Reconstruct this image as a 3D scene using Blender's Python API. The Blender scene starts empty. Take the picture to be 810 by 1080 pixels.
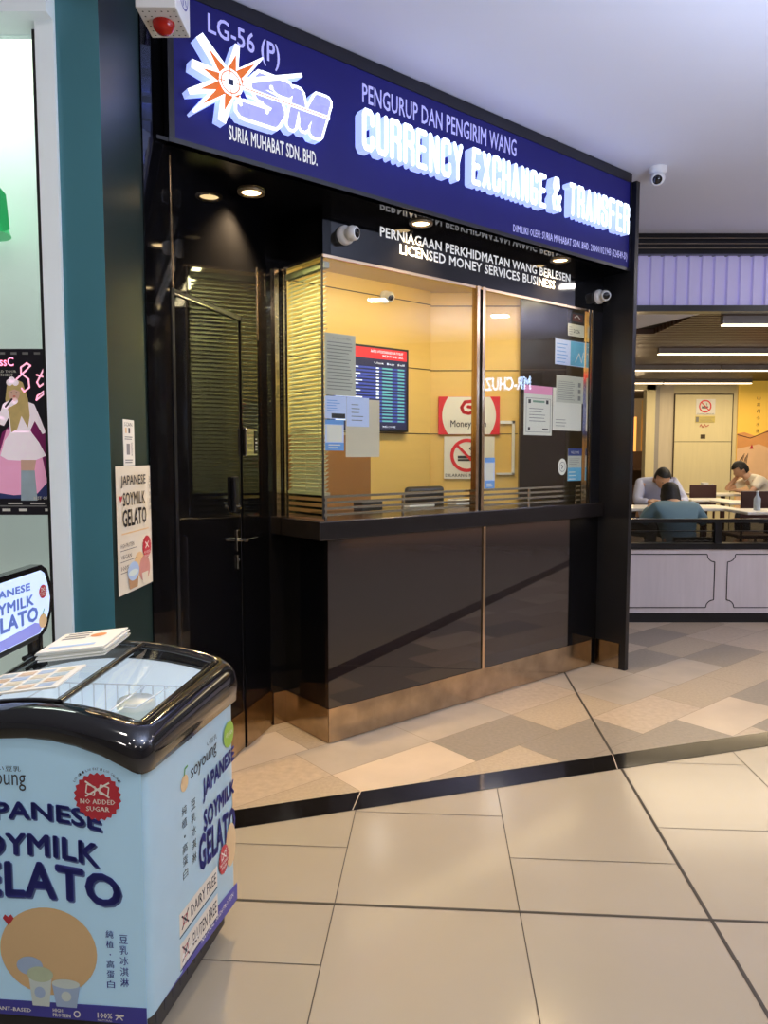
import bpy, bmesh, math, random
from mathutils import Matrix, Vector
random.seed(7)
SC = bpy.context.scene
COL = SC.collection
R = math.radians

# ------------------------------------------------------------------ materials
def mat(name, col, rough=.5, metal=0., emit=None, es=0., noise=0., nscale=8., bump=0., coat=0., spec=.5, stretch=None):
    m = bpy.data.materials.new(name); m.use_nodes = True
    nt = m.node_tree; b = nt.nodes['Principled BSDF']
    c = (*col, 1)
    b.inputs['Base Color'].default_value = c
    b.inputs['Roughness'].default_value = rough
    b.inputs['Metallic'].default_value = metal
    b.inputs['Coat Weight'].default_value = coat
    b.inputs['Specular IOR Level'].default_value = spec
    if emit:
        b.inputs['Emission Color'].default_value = (*emit, 1); b.inputs['Emission Strength'].default_value = es
    if noise or bump:
        tc = nt.nodes.new('ShaderNodeTexCoord'); nz = nt.nodes.new('ShaderNodeTexNoise')
        nz.inputs['Scale'].default_value = nscale; nz.inputs['Detail'].default_value = 5
        src = tc.outputs['Object']
        if stretch:
            mp = nt.nodes.new('ShaderNodeMapping'); mp.inputs['Scale'].default_value = stretch
            nt.links.new(src, mp.inputs[0]); src = mp.outputs[0]
        nt.links.new(src, nz.inputs[0])
        if noise:
            mx = nt.nodes.new('ShaderNodeMix'); mx.data_type = 'RGBA'
            mx.inputs[6].default_value = (*[v * (1 - noise) for v in col], 1)
            mx.inputs[7].default_value = (*[min(1, v * (1 + noise)) for v in col], 1)
            nt.links.new(nz.outputs[0], mx.inputs[0]); nt.links.new(mx.outputs[2], b.inputs['Base Color'])
        if bump:
            bp = nt.nodes.new('ShaderNodeBump'); bp.inputs['Strength'].default_value = bump; bp.inputs['Distance'].default_value = .01
            nt.links.new(nz.outputs[0], bp.inputs['Height']); nt.links.new(bp.outputs[0], b.inputs['Normal'])
    return m

def glass(name, tint=(1, 1, 1), ior=1.45, strength=1.):
    m = bpy.data.materials.new(name); m.use_nodes = True
    nt = m.node_tree; nt.nodes.clear()
    o = nt.nodes.new('ShaderNodeOutputMaterial'); t = nt.nodes.new('ShaderNodeBsdfTransparent'); g = nt.nodes.new('ShaderNodeBsdfGlossy')
    g.inputs['Roughness'].default_value = .0; t.inputs[0].default_value = (*tint, 1)
    f = nt.nodes.new('ShaderNodeLayerWeight'); f.inputs[0].default_value = .5
    q = nt.nodes.new('ShaderNodeMath'); q.operation = 'POWER'; q.inputs[1].default_value = 5
    k = nt.nodes.new('ShaderNodeMath'); k.operation = 'MULTIPLY_ADD'; k.inputs[1].default_value = .9; k.inputs[2].default_value = .035 * strength
    x = nt.nodes.new('ShaderNodeMixShader')
    nt.links.new(f.outputs[1], q.inputs[0]); nt.links.new(q.outputs[0], k.inputs[0]); nt.links.new(k.outputs[0], x.inputs[0])
    nt.links.new(t.outputs[0], x.inputs[1]); nt.links.new(g.outputs[0], x.inputs[2]); nt.links.new(x.outputs[0], o.inputs[0])
    return m

def emis(name, col, s):
    return mat(name, col, .5, emit=col, es=s)

gloss_black = mat('gloss_black', (.004, .004, .005), .04, spec=.5, noise=.1, nscale=3)
panel_black = mat('gloss_brown_black', (.016, .010, .009), .03, spec=.7, coat=.6)
satin_black = mat('satin_black', (.008, .008, .010), .3, noise=.15, nscale=5)
counter_black = mat('counter_black', (.012, .010, .010), .22, noise=.3, nscale=20)
steel = mat('brushed_steel', (.43, .33, .225), .18, 1, noise=.45, nscale=9, bump=.03)
chrome = mat('chrome', (.75, .70, .62), .12, 1, noise=.06)
bronze = mat('warm_chrome', (.62, .46, .30), .18, 1, noise=.08)
yellow_wall = mat('yellow_panelling', (.80, .55, .17), .35, noise=.05, nscale=2, stretch=(1, 1, 12))
yellow_warm = mat('yellow_ceiling', (.80, .66, .36), .6, noise=.03)
brown_lam = mat('brown_laminate', (.32, .15, .045), .3, noise=.12, nscale=3)
seam = mat('dark_seam', (.06, .04, .02), .7, noise=.1)
slat_m = mat('blind_slat', (.44, .43, .34), .4, noise=.05)
cord_m = mat('blind_cord', (.55, .5, .38), .7, noise=.05)
sign_blue = mat('sign_blue', (.014, .013, .125), .45, noise=.06, nscale=3, emit=(.03, .028, .30), es=.07, spec=.2)
sign_black = mat('sign_frame_black', (.01, .01, .015), .3, noise=.1)
lit_white = emis('lit_white', (.84, .93, 1.), 1.8)
lit_side = emis('lit_letter_side', (.40, .50, .95), 1.0)
lit_logo = emis('lit_logo_white', (.88, .92, 1.), 1.3)
lit_lav = emis('lit_lavender', (.33, .34, .88), .7)
orange_m = emis('orange_vinyl', (.75, .16, .02), .45)
navy_m = mat('navy_vinyl', (.01, .02, .10), .5, noise=.05)
lav_text = mat('lavender_vinyl', (.60, .60, .85), .5, emit=(.55, .55, .9), es=.32, noise=.03)
white_vinyl = mat('white_vinyl', (.85, .85, .85), .5, emit=(1, 1, 1), es=.22, noise=.03)
white_paint = mat('white_plastic', (.78, .78, .78), .35, noise=.03)
lens_m = mat('lens_black', (.01, .01, .012), .05, noise=.1)
lamp_warm = emis('downlight_glow', (1., .72, .36), 9)
ring_m = mat('downlight_ring', (.35, .28, .2), .3, .8, noise=.05)
ceil_m = mat('ceiling_paint', (.72, .74, .84), .85, noise=.02, nscale=2)
teal = mat('teal_laminate', (.055, .20, .25), .38, noise=.12, nscale=1.5)
dark_green = mat('dark_green_laminate', (.012, .028, .026), .35, noise=.15, nscale=1.5)
alu = mat('white_aluminium', (.84, .90, .94), .35, 0, noise=.03, emit=(.7, .8, .85), es=.12)  # faint emission stands in for light from the shop
rubber = mat('black_gasket', (.006, .006, .007), .6, noise=.1)
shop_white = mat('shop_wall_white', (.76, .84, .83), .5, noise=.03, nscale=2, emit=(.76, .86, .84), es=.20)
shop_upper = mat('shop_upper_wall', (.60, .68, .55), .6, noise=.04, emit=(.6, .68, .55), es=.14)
green_m = mat('green_enamel', (.02, .42, .14), .35, noise=.05, emit=(.02, .5, .15), es=.3)
tile_a = mat('polished_beige_tile', (.335, .288, .215), .16, noise=.10, nscale=1.7, bump=.003)
grout = mat('grout_dark', (.035, .028, .022), .6, noise=.1)
strip_m = mat('black_granite', (.008, .007, .007), .10, noise=.3, nscale=40)
tb = [mat('stone_tile_%s' % n, c, r, noise=.28, nscale=s, bump=.04) for n, c, r, s in [
    ('beige', (.42, .33, .235), .33, 30), ('cream', (.50, .40, .29), .30, 3), ('speckled', (.38, .30, .21), .42, 60),
    ('grey', (.24, .20, .155), .38, 50), ('pale_grey', (.36, .305, .24), .34, 4)]]
grout_b = mat('grout_beige', (.20, .16, .12), .7, noise=.1)
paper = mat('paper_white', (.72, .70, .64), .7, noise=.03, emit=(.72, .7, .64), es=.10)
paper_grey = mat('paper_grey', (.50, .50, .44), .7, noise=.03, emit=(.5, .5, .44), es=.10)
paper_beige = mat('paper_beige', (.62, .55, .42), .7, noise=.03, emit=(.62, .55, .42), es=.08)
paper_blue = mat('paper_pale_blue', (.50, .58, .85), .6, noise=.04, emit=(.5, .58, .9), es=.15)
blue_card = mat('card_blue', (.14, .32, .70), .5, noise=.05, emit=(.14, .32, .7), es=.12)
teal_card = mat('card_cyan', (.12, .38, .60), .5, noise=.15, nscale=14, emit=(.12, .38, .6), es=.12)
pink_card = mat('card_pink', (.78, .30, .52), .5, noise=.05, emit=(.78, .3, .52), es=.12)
navy_card = mat('card_navy', (.03, .05, .22), .5, noise=.05)
ink = mat('ink', (.04, .04, .05), .7, noise=.05)
ink_grey = mat('ink_grey', (.22, .22, .22), .7, noise=.05)
red_m = mat('red_print', (.62, .02, .03), .4, noise=.05, emit=(.7, .02, .02), es=.10)
badge_red = mat('badge_red', (.50, .03, .05), .45, noise=.05)
screen_m = emis('screen_navy', (.012, .014, .05), 1.0)
screen_row = emis('screen_blue_rows', (.03, .05, .28), 1.0)
screen_txt = emis('screen_text', (.75, .82, 1.), 1.0)
screen_teal = emis('screen_teal_text', (.10, .34, .36), .9)
fr_blue = mat('freezer_sticker_blue', (.46, .74, .96), .3, noise=.03, nscale=2, coat=.3, emit=(.4, .66, .9), es=.10)  # front brightened by colour and glow in place of camera-side light
fr_side = mat('freezer_sticker_side', (.38, .58, .68), .3, noise=.04, nscale=12, coat=.3)  # duller copy of the sticker blue, the flank's shade put into its colour
fr_navy = mat('freezer_band_navy', (.05, .05, .34), .35, noise=.04)
txt_navy = mat('lettering_navy', (.045, .055, .36), .4, noise=.03)
txt_shadow = mat('lettering_shadow_blue', (.16, .25, .50), .4, noise=.03)
abs_black = mat('moulded_black_plastic', (.008, .008, .010), .10, coat=.6, noise=.1)
base_black = mat('base_black_plastic', (.02, .02, .022), .5, noise=.1)
liner = mat('freezer_liner_white', (.78, .84, .88), .35, noise=.03, emit=(.7, .78, .85), es=.32)  # emission brightens the inside in place of light; the liner is no lamp
wire_m = mat('white_wire', (.75, .78, .80), .35, noise=.03)
tan_m = mat('tan_print', (.72, .50, .26), .5, noise=.04)
cupw = mat('cup_print_white', (.62, .72, .70), .5, noise=.06)
cupb = mat('cup_print_blue', (.38, .52, .74), .5, noise=.06)
gel = mat('gelato_print_green', (.50, .60, .42), .6, noise=.12, nscale=40)
leafg = mat('leaf_print_green', (.13, .40, .05), .5, noise=.05)
limeg = mat('lime_sticker', (.30, .48, .06), .5, noise=.05)
sand = mat('label_cream', (.72, .66, .54), .5, noise=.04)
hair_m = mat('black_hair', (.006, .005, .005), .6, noise=.2, nscale=60, bump=.3)
skin = mat('skin', (.52, .30, .19), .5, noise=.05)
shirt_w = mat('shirt_pale_blue', (.44, .47, .62), .8, noise=.06, nscale=6)
shirt_b = mat('shirt_blue_green', (.13, .23, .28), .8, noise=.25, nscale=4)
shirt_c = mat('shirt_white', (.80, .74, .62), .8, noise=.05)
trouser = mat('trousers_dark', (.02, .02, .03), .8, noise=.1)
chair_br = mat('chair_dark_brown', (.045, .014, .010), .4, noise=.15)
table_w = mat('table_top_white', (.78, .74, .64), .3, noise=.03)
oak = mat('pale_wood_laminate', (.62, .55, .42), .45, noise=.10, nscale=3, stretch=(9, 9, .8))
oak2 = mat('pale_grey_wood', (.60, .54, .54), .5, noise=.10, nscale=3, stretch=(9, 9, .8))
door_lam = mat('cream_laminate', (.74, .66, .40), .45, noise=.07, nscale=3, stretch=(8, 8, .7))
slat_br = mat('ceiling_slat_brown', (.10, .055, .035), .4, noise=.2)
slat_gap = mat('ceiling_gap_dark', (.012, .008, .006), .7, noise=.1)
tube_m = emis('linear_light', (1., .78, .48), 4.5)
housing = mat('light_housing_grey', (.34, .32, .30), .5, noise=.03)
corr = mat('corrugated_lavender', (.62, .58, .86), .5, noise=.03, emit=(.5, .45, .8), es=.12)  # slight glow brightens the panel in place of light falling on it
clear = glass('clear_glass', (.97, .99, .97), 1.45, 1.0)
clear_side = glass('greenish_glass', (.86, .93, .86), 1.45, 1.)
lidglass = glass('lid_glass', (.93, .96, .99), 1.5, 1.3)
bottle_g = glass('bottle_glass', (.8, .85, .88), 1.5, 2.)

# ------------------------------------------------------------------ mesh builder
class MB:
    def __init__(s, *mats):
        s.v, s.f, s.mi, s.sm, s.mats = [], [], [], [], list(mats)
    def mid(s, m):
        if m is None: return 0
        if m not in s.mats: s.mats.append(m)
        return s.mats.index(m)
    def add(s, vs, fs, m=None, smooth=False, X=None):
        n = len(s.v)
        for p in vs:
            p = Vector(p); s.v.append(X @ p if X else p)
        k = s.mid(m)
        for f in fs:
            s.f.append([n + i for i in f]); s.mi.append(k); s.sm.append(smooth)
        return s
    def box(s, a, b, m=None, bev=0, X=None):
        (x0, y0, z0), (x1, y1, z1) = a, b
        x0, x1 = min(x0, x1), max(x0, x1); y0, y1 = min(y0, y1), max(y0, y1); z0, z1 = min(z0, z1), max(z0, z1)
        if bev <= 0:
            vs = [(x0, y0, z0), (x1, y0, z0), (x1, y1, z0), (x0, y1, z0), (x0, y0, z1), (x1, y0, z1), (x1, y1, z1), (x0, y1, z1)]
            return s.add(vs, [(0, 3, 2, 1), (4, 5, 6, 7), (0, 1, 5, 4), (1, 2, 6, 5), (2, 3, 7, 6), (3, 0, 4, 7)], m, X=X)
        bm = bmesh.new(); bmesh.ops.create_cube(bm, size=1)
        for v in bm.verts: v.co = Vector(((x0 + x1) / 2 + v.co.x * (x1 - x0), (y0 + y1) / 2 + v.co.y * (y1 - y0), (z0 + z1) / 2 + v.co.z * (z1 - z0)))
        bmesh.ops.bevel(bm, geom=bm.edges[:], offset=bev, segments=3, profile=.5, affect='EDGES')
        s.bm(bm, m, X=X); return s
    def bm(s, bm, m=None, smooth=False, X=None):
        bm.verts.index_update()
        s.add([v.co for v in bm.verts], [[v.index for v in f.verts] for f in bm.faces], m, smooth, X); bm.free()
    def rings(s, rs, m=None, close=True, cap0=False, cap1=False, smooth=True):
        n = len(rs[0]); vs = [p for r in rs for p in r]; fs = []
        for i in range(len(rs) - 1):
            for j in range(n if close else n - 1):
                k = (j + 1) % n
                fs.append((i * n + j, i * n + k, (i + 1) * n + k, (i + 1) * n + j))
        s.add(vs, fs, m, smooth)
        if cap0: s.add(rs[0], [list(range(n))[::-1]], m)
        if cap1: s.add(rs[-1], [list(range(n))], m)
        return s
    def tube(s, pts, r, m=None, n=8, cap=True):
        pts = [Vector(p) for p in pts]; rs = []
        for i, p in enumerate(pts):
            d = (pts[min(i + 1, len(pts) - 1)] - pts[max(i - 1, 0)]).normalized()
            a = d.cross(Vector((0, 0, 1)))
            if a.length < .1: a = d.cross(Vector((1, 0, 0)))
            a.normalize(); b = d.cross(a)
            q = r[i] if isinstance(r, (list, tuple)) else r
            rs.append([p + (a * math.cos(t) + b * math.sin(t)) * q for t in [2 * math.pi * k / n for k in range(n)]])
        return s.rings(rs, m, True, cap, cap)
    def lathe(s, prof, c=(0, 0, 0), m=None, n=24, X=None):
        rs = [[Vector((c[0] + r * math.cos(2 * math.pi * k / n), c[1] + r * math.sin(2 * math.pi * k / n), c[2] + z)) for k in range(n)] for r, z in prof]
        if X: rs = [[X @ p for p in r] for r in rs]
        return s.rings(rs, m, True, prof[0][0] > 1e-4, prof[-1][0] > 1e-4)
    # ---- flat artwork in the local x-z plane, seen from -y
    def poly(s, pts, y, m=None, ext=0, side=None):
        a = sum(pts[i][0] * pts[(i + 1) % len(pts)][1] - pts[(i + 1) % len(pts)][0] * pts[i][1] for i in range(len(pts)))
        if a < 0: pts = pts[::-1]
        n = len(pts)
        s.add([(p[0], y - ext, p[1]) for p in pts], [list(range(n))], m)
        if ext:
            s.add([(p[0], y - ext, p[1]) for p in pts] + [(p[0], y, p[1]) for p in pts], [(i, n + i, n + (i + 1) % n, (i + 1) % n) for i in range(n)], side or m)
        return s
    def rect(s, x0, z0, x1, z1, y, m=None, ext=0, side=None):
        return s.poly([(x0, z0), (x1, z0), (x1, z1), (x0, z1)], y, m, ext, side)
    def ell(s, cx, cz, rx, rz, y, m=None, n=24, ext=0, a0=0, a1=2 * math.pi):
        k = n if a1 - a0 >= 6.28 else n + 1
        return s.poly([(cx + rx * math.cos(a0 + (a1 - a0) * i / n), cz + rz * math.sin(a0 + (a1 - a0) * i / n)) for i in range(k)], y, m, ext)
    def ring(s, cx, cz, r0, r1, y, m=None, n=36, kz=1.):
        p = lambda r, i: (cx + r * math.cos(2 * math.pi * i / n), y, cz + r * kz * math.sin(2 * math.pi * i / n))
        return s.add([p(r0, i) for i in range(n)] + [p(r1, i) for i in range(n)], [(i, (i + 1) % n, n + (i + 1) % n, n + i) for i in range(n)], m)
    def burst(s, cx, cz, r, y, m=None, n=22, rx=1.):
        return s.poly([(cx + rx * r * (1 if i % 2 else .9) * math.cos(math.pi * i / n), cz + r * (1 if i % 2 else .9) * math.sin(math.pi * i / n)) for i in range(2 * n)], y, m)
    def path(s, pts, w, y, m=None, ext=0, side=None, wx=None, joint=True):
        wx = wx or w
        for (a, b) in zip(pts, pts[1:]):
            dx, dz = b[0] - a[0], b[1] - a[1]; L = math.hypot(dx, dz) or 1e-6
            nx, nz = -dz / L * wx / 2, dx / L * w / 2
            s.poly([(a[0] + nx, a[1] + nz), (a[0] - nx, a[1] - nz), (b[0] - nx, b[1] - nz), (b[0] + nx, b[1] + nz)], y, m, ext, side)
        if joint:
            for p in pts:
                s.poly([(p[0] + wx / 2 * 1.03 * math.cos(math.pi / 4 * k + .39), p[1] + w / 2 * 1.03 * math.sin(math.pi / 4 * k + .39)) for k in range(8)], y, m, ext, side)
        return s
    def text(s, body, x0, z0, x1, z1, y, m=None, bold=0., ext=0, bot=None, top=None, res=2, slant=0., rot=0.):
        c = bpy.data.curves.new('t', 'FONT'); c.body = body; c.size = 1; c.resolution_u = res
        c.space_character = 1 + bold * 1.6
        if ext: c.extrude = .5
        o = bpy.data.objects.new('t', c); COL.objects.link(o)
        me = bpy.data.meshes.new_from_object(o.evaluated_get(bpy.context.evaluated_depsgraph_get()))
        vs = [v.co.copy() for v in me.vertices]; fs = [list(p.vertices) for p in me.polygons]
        bpy.data.objects.remove(o); bpy.data.curves.remove(c); bpy.data.meshes.remove(me)
        if not vs: return s
        ax, bx = min(v.x for v in vs), max(v.x for v in vs); ay, by = min(v.y for v in vs), max(v.y for v in vs)
        cx, cz = (x0 + x1) / 2, (z0 + z1) / 2
        sh = [(0, 0)] if bold <= 0 else ([(0, 0), (-bold, 0), (bold, 0)] if res == 1 else [(0, 0)] + [(bold * math.cos(k * .785), bold * math.sin(k * .785)) for k in range(8)])
        for sx_, sy_ in sh:
          out = []
          for v in vs:
            fx = (v.x + sx_ - ax) / (bx - ax or 1); fy = (v.y + sy_ - ay) / (by - ay or 1)
            X = x0 + fx * (x1 - x0) + slant * (fy - .5) * (z1 - z0)
            b = bot(X) if bot else z0; t = top(X) if top else z1
            Z = b + fy * (t - b)
            if rot:
                dx, dz = X - cx, Z - cz; X = cx + dx * math.cos(rot) - dz * math.sin(rot); Z = cz + dx * math.sin(rot) + dz * math.cos(rot)
            out.append((X, y - (v.z + .5) * ext if ext else y, Z))
          s.add(out, fs, m)
        return s
    def lines(s, x0, z0, x1, z1, y, n, m=None, fill=.45, jag=.25):
        h = (z1 - z0) / n; rnd = random.Random(n + int(x0 * 1000))
        for i in range(n):
            z = z0 + i * h; s.rect(x0, z, x1 - (x1 - x0) * jag * rnd.random(), z + h * fill, y, m)
        return s
    def mesh(s, name, base):
        me = bpy.data.meshes.new(name)
        me.from_pydata([v - base for v in s.v], [], s.f)
        for m in s.mats: me.materials.append(m)
        for p, k, q in zip(me.polygons, s.mi, s.sm): p.material_index = k; p.use_smooth = q
        me.update(); return me

def frame(x, y, deg, z=0):
    return Matrix.Translation((x, y, z)) @ Matrix.Rotation(R(deg), 4, 'Z')
WORLD = Matrix.Identity(4)
INFO = {}
def tag(o, label, cat, group=None, kind=None):
    if label: o['label'] = label
    if cat: o['category'] = cat
    if group: o['group'] = group
    if kind: o['kind'] = kind
    return o
def thing(name, label, cat, F=WORLD, base=(0, 0, 0), group=None, kind=None):
    o = bpy.data.objects.new(name, None); COL.objects.link(o); o.empty_display_size = .05
    o.matrix_world = F @ Matrix.Translation(base)
    INFO[o.name] = Vector(base); return tag(o, label, cat, group, kind)
def part(name, mb, parent, label=None, root=None):
    base = INFO[(root or parent).name] if (root or parent).name in INFO else INFO[parent.parent.name]
    o = bpy.data.objects.new(name, mb.mesh(name, base)); COL.objects.link(o); o.parent = parent
    if label: o['label'] = label
    return o
def solo(name, mb, label, cat, F=WORLD, group=None, kind=None):
    xs = [v.x for v in mb.v]; ys = [v.y for v in mb.v]; zs = [v.z for v in mb.v]
    base = Vector(((min(xs) + max(xs)) / 2, (min(ys) + max(ys)) / 2, min(zs)))
    o = bpy.data.objects.new(name, mb.mesh(name, base)); COL.objects.link(o)
    o.matrix_world = F @ Matrix.Translation(base); INFO[o.name] = base
    return tag(o, label, cat, group, kind)
def struct(name, mb, F=WORLD): return solo(name, mb, None, None, F, kind='structure')
def copy_thing(o, F, label=None, group=None):
    c = o.copy(); COL.objects.link(c); c.matrix_world = F
    if label: c['label'] = label
    if group: c['group'] = group
    for ch in o.children:
        d = ch.copy(); COL.objects.link(d); d.parent = c
        for g in ch.children:
            e = g.copy(); COL.objects.link(e); e.parent = d
    return c

# ------------------------------------------------------------------ frames of the place
KF = frame(-.2876, 3.7649, 39.54)        # kiosk facade: x along it, y into it
WF = frame(-.622, 4.044, 75.2)           # glossy entrance wall on the left, x<=0 towards the viewer
CF = frame(-.925, 2.95, 87.1)            # dark green flank of the column
ZF = frame(-.575, 1.70, -6.0)            # freezer front
ZS = frame(-.5719, 1.7298, 79.05)        # freezer flank
CEIL = 3.39

# ------------------------------------------------------------------ floor
def clip(polys, p, n):
    out = []
    for pl, mi in polys:
        res = []
        for i in range(len(pl)):
            a, b = pl[i], pl[(i + 1) % len(pl)]
            da = (a[0] - p[0]) * n[0] + (a[1] - p[1]) * n[1]; db = (b[0] - p[0]) * n[0] + (b[1] - p[1]) * n[1]
            if da >= 0: res.append(a)
            if (da >= 0) != (db >= 0):
                t = da / (da - db); res.append((a[0] + t * (b[0] - a[0]), a[1] + t * (b[1] - a[1])))
        if len(res) > 2: out.append((res, mi))
    return out
fl = MB(tile_a)
def flat(mb, pl, z, m):
    ar = sum(pl[i][0] * pl[(i + 1) % len(pl)][1] - pl[(i + 1) % len(pl)][0] * pl[i][1] for i in range(len(pl)))
    if ar < 0: pl = pl[::-1]
    mb.add([(q[0], q[1], z) for q in pl], [list(range(len(pl)))], m)
sd = Vector((math.cos(R(18.2)), math.sin(R(18.2)))); sn = Vector((-sd.y, sd.x))
s_top = Vector((1.226, 3.646)); s_bot = Vector((1.168, 3.462))
A4 = R(4.0); ga = Vector((math.sin(A4), math.cos(A4))); gb = Vector((math.cos(A4), -math.sin(A4)))
for pl, m in clip([([(-4, -5), (10, -5), (10, 8), (-4, 8)], tile_a)], s_bot, (-sn.x, -sn.y)): flat(fl, pl, 0, m)
fl.box((-4, -5, -.1), (10, 13, -.02), grout)
def joint(mb, a, b, w, m, z=.0012, cut=None):
    a, b = Vector(a), Vector(b); d = (b - a).normalized(); n = Vector((-d.y, d.x)) * w / 2
    pls = [([tuple(a + n), tuple(b + n), tuple(b - n), tuple(a - n)], m)]
    if cut: pls = clip(pls, *cut)
    for pl, mm in pls: flat(mb, pl, z, mm)
lowcut = (s_bot, (-sn.x, -sn.y))
L1 = Vector((1.0611, 2.29)); PX = [L1 + gb * k * .615 for k in range(-8, 8)]
for k in range(-7, 8):
    p = L1 + gb * k * .615
    wdt = .0035 if k else .013
    if k == 0: joint(fl, p - ga * 6, p + ga * 2.79, .013, grout)
    else: joint(fl, p - ga * 6, p + ga * 4, wdt, grout, cut=lowcut)
joint(fl, L1 - gb * 5, L1 + gb * 8, .012, grout, .0016)
offs = {-1: [.33, -.66], -2: [.65, -.66, -1.2], -3: [.36, -.30], 0: [.60, -.66, 1.25], 1: [.33, -.9], -4: [.62, -.5], 2: [.6, -.6], 3: [.33, -.9]}
for k in range(-8, 8):
    for o_ in offs.get(k, [.4, -.6]):
        a = L1 + gb * k * .615 + ga * o_; joint(fl, a, a + gb * .615, .003, grout, .0014, cut=lowcut)
    for q in range(2, 9):
        a = L1 + gb * k * .615 - ga * (.66 * q + (.3 if k % 2 else 0)); joint(fl, a, a + gb * .615, .003, grout, .0014)
# border strip of black granite
st = [(s_top - sd * 6), (s_top + sd * 10), (s_bot + sd * 10), (s_bot - sd * 6)]
flat(fl, [tuple(q) for q in st], .002, strip_m)
for k in (-2.0, -1.37, -.05, 1.3):
    a = s_bot + sd * k; joint(fl, a, s_top + sd * (k - .03), .004, tb[1], .003)
# stone paving in front of the kiosk
KT = Vector((math.cos(R(39.54)), math.sin(R(39.54)))); KN = Vector((KT.y, -KT.x)); KB = Vector((-.2876, 3.7649))
tiles = []; rowh = .325
greys = {(0.52, .08): 4, (.69, .4): 3, (.55, .51): 3, (.95, .9): 3, (2.0, 1.3): 3, (2.9, .14): 3, (2.12, .1): 4, (2.9, .5): 4, (1.72, .1): 4, (.2, .1): 4, (3.5, .64): 3, (3.12, -.2): 3}  # grey tiles; the row at the kiosk foot also carries the counter's shade
rr = random.Random(3)
for r in range(-20, 20):
    v0 = -.005 + r * rowh; u = -6 + rr.random() * .6 + (.43 + 6 - .64 * 10 if r == 1 else 0)
    off = {0: .43 - .0, 1: .43, 2: .75}.get(r, rr.random() * .64)
    u = off - .64 * 12
    while u < 10:
        mi = rr.choices([0, 1, 2, 3, 4], [5, 4, 4, .5, 1.5])[0]
        for (gu, gv), gm in greys.items():
            if u <= gu < u + .64 and v0 <= gv < v0 + rowh: mi = gm
        g = .0012
        q = [(u + g, v0 + g), (u + .64 - g, v0 + g), (u + .64 - g, v0 + rowh - g), (u + g, v0 + rowh - g)]
        pl = [tuple(KB + KT * a + KN * b) for a, b in q]
        tiles.append((pl, tb[mi])); u += .64
tiles = clip(tiles, s_top, (sn.x, sn.y)); tiles = clip(tiles, (0, 6.75), (0, -1)); tiles = clip(tiles, (-3.5, 0), (1, 0)); tiles = clip(tiles, (9.5, 0), (-1, 0))
for pl, m in tiles: flat(fl, pl, 0, m)
for pl, m in clip([([(-4, -5), (10, -5), (10, 7), (-4, 7)], grout_b)], s_top, (sn.x, sn.y)): flat(fl, pl, -.001, m)
joint(fl, L1 + ga * 1.4, L1 + ga * 2.79, .011, grout, .0015)
struct('floor', fl)

# ------------------------------------------------------------------ ceiling of the concourse
cl = MB(ceil_m); cl.box((-4, -5, CEIL), (10, 6.45, CEIL + .15)); struct('ceiling', cl)

# ------------------------------------------------------------------ kiosk: base, counter, fascia
kb = thing('kiosk_base', 'glossy black kiosk base below the counter, stainless skirting at its foot', 'kiosk', KF, (1.1, .2, 0))
m = MB(panel_black); m.box((0, 0, .185), (2.02, .03, 1.07)); part('front_panel', m, kb, 'brown-black mirror-gloss panel')
m = MB(gloss_black); m.box((2.021, .002, .185), (2.36, .03, 1.07)); part('end_panel', m, kb)
m = MB(gloss_black); m.box((0, .031, .185), (.03, .42, 1.07)); part('side_panel', m, kb)
m = MB(steel); m.box((-.002, -.004, .004), (2.30, .03, .185)); m.box((-.006, .0, .004), (-.002, .42, .185)); part('skirting', m, kb, 'brushed stainless skirting')
m = MB(bronze); m.box((1.155, -.008, .185), (1.175, .0, 1.07)); part('cover_strip', m, kb, 'thin warm chrome strip')

m = MB(counter_black); m.box((-.085, -.05, 1.075), (2.357, .33, 1.172), bev=.006); m.box((-.085, .30, 1.075), (.25, .50, 1.172), bev=.006)
solo('counter_top', m, 'thick matte black counter top running under the kiosk windows', 'counter', KF)

m = MB(gloss_black); m.box((-.02, .0, 2.50), (2.60, .05, 2.76)); m.box((-.02, .0, 2.50), (.03, .43, 2.76)); struct('wall_fascia', m, KF)
m = MB(white_vinyl)
m.text('PERNIAGAAN PERKHIDMATAN WANG BERLESEN', .345, 2.652, 1.975, 2.702, -.003, bold=.02, res=2)
m.text('LICENSED MONEY SERVICES BUSINESS', .482, 2.585, 1.815, 2.637, -.003, bold=.02, res=2)
solo('licence_lettering', m, 'two lines of white licence lettering on the black fascia above the windows', 'lettering', KF)

# right-hand black fin and pillar
m = MB(satin_black); m.box((2.36, -.24, 0), (2.40, .34, 3.33)); struct('wall_right', m, KF)
m = MB(satin_black); m.box((2.245, .0, 1.172), (2.36, .06, 2.5)); struct('trim_1', m, KF)
m = MB(steel); m.box((2.352, -.195, .004), (2.36, .0, .185)); struct('baseboard_right', m, KF)

# soffit of the sign and dark room above
m = MB(gloss_black); m.box((-.95, -.20, 2.745), (2.38, .62, 2.76)); struct('ceiling_soffit', m, KF)
# jamb between the bay and the entrance wall
m = MB(gloss_black); m.box((-.11, .415, 0), (.03, .46, 2.76)); m.box((-.11, .42, .0), (-.07, .44, 2.76)); struct('wall_jamb', m, KF)
m = MB(bronze); m.box((-.06, .395, 1.172), (-.035, .413, 2.5)); m.box((-.016, .38, 1.172), (-.006, .40, 2.5)); struct('trim_2', m, KF)
m = MB(steel); m.box((-.085, .408, .004), (-.0065, .414, .185)); struct('baseboard_jamb', m, KF)

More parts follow.
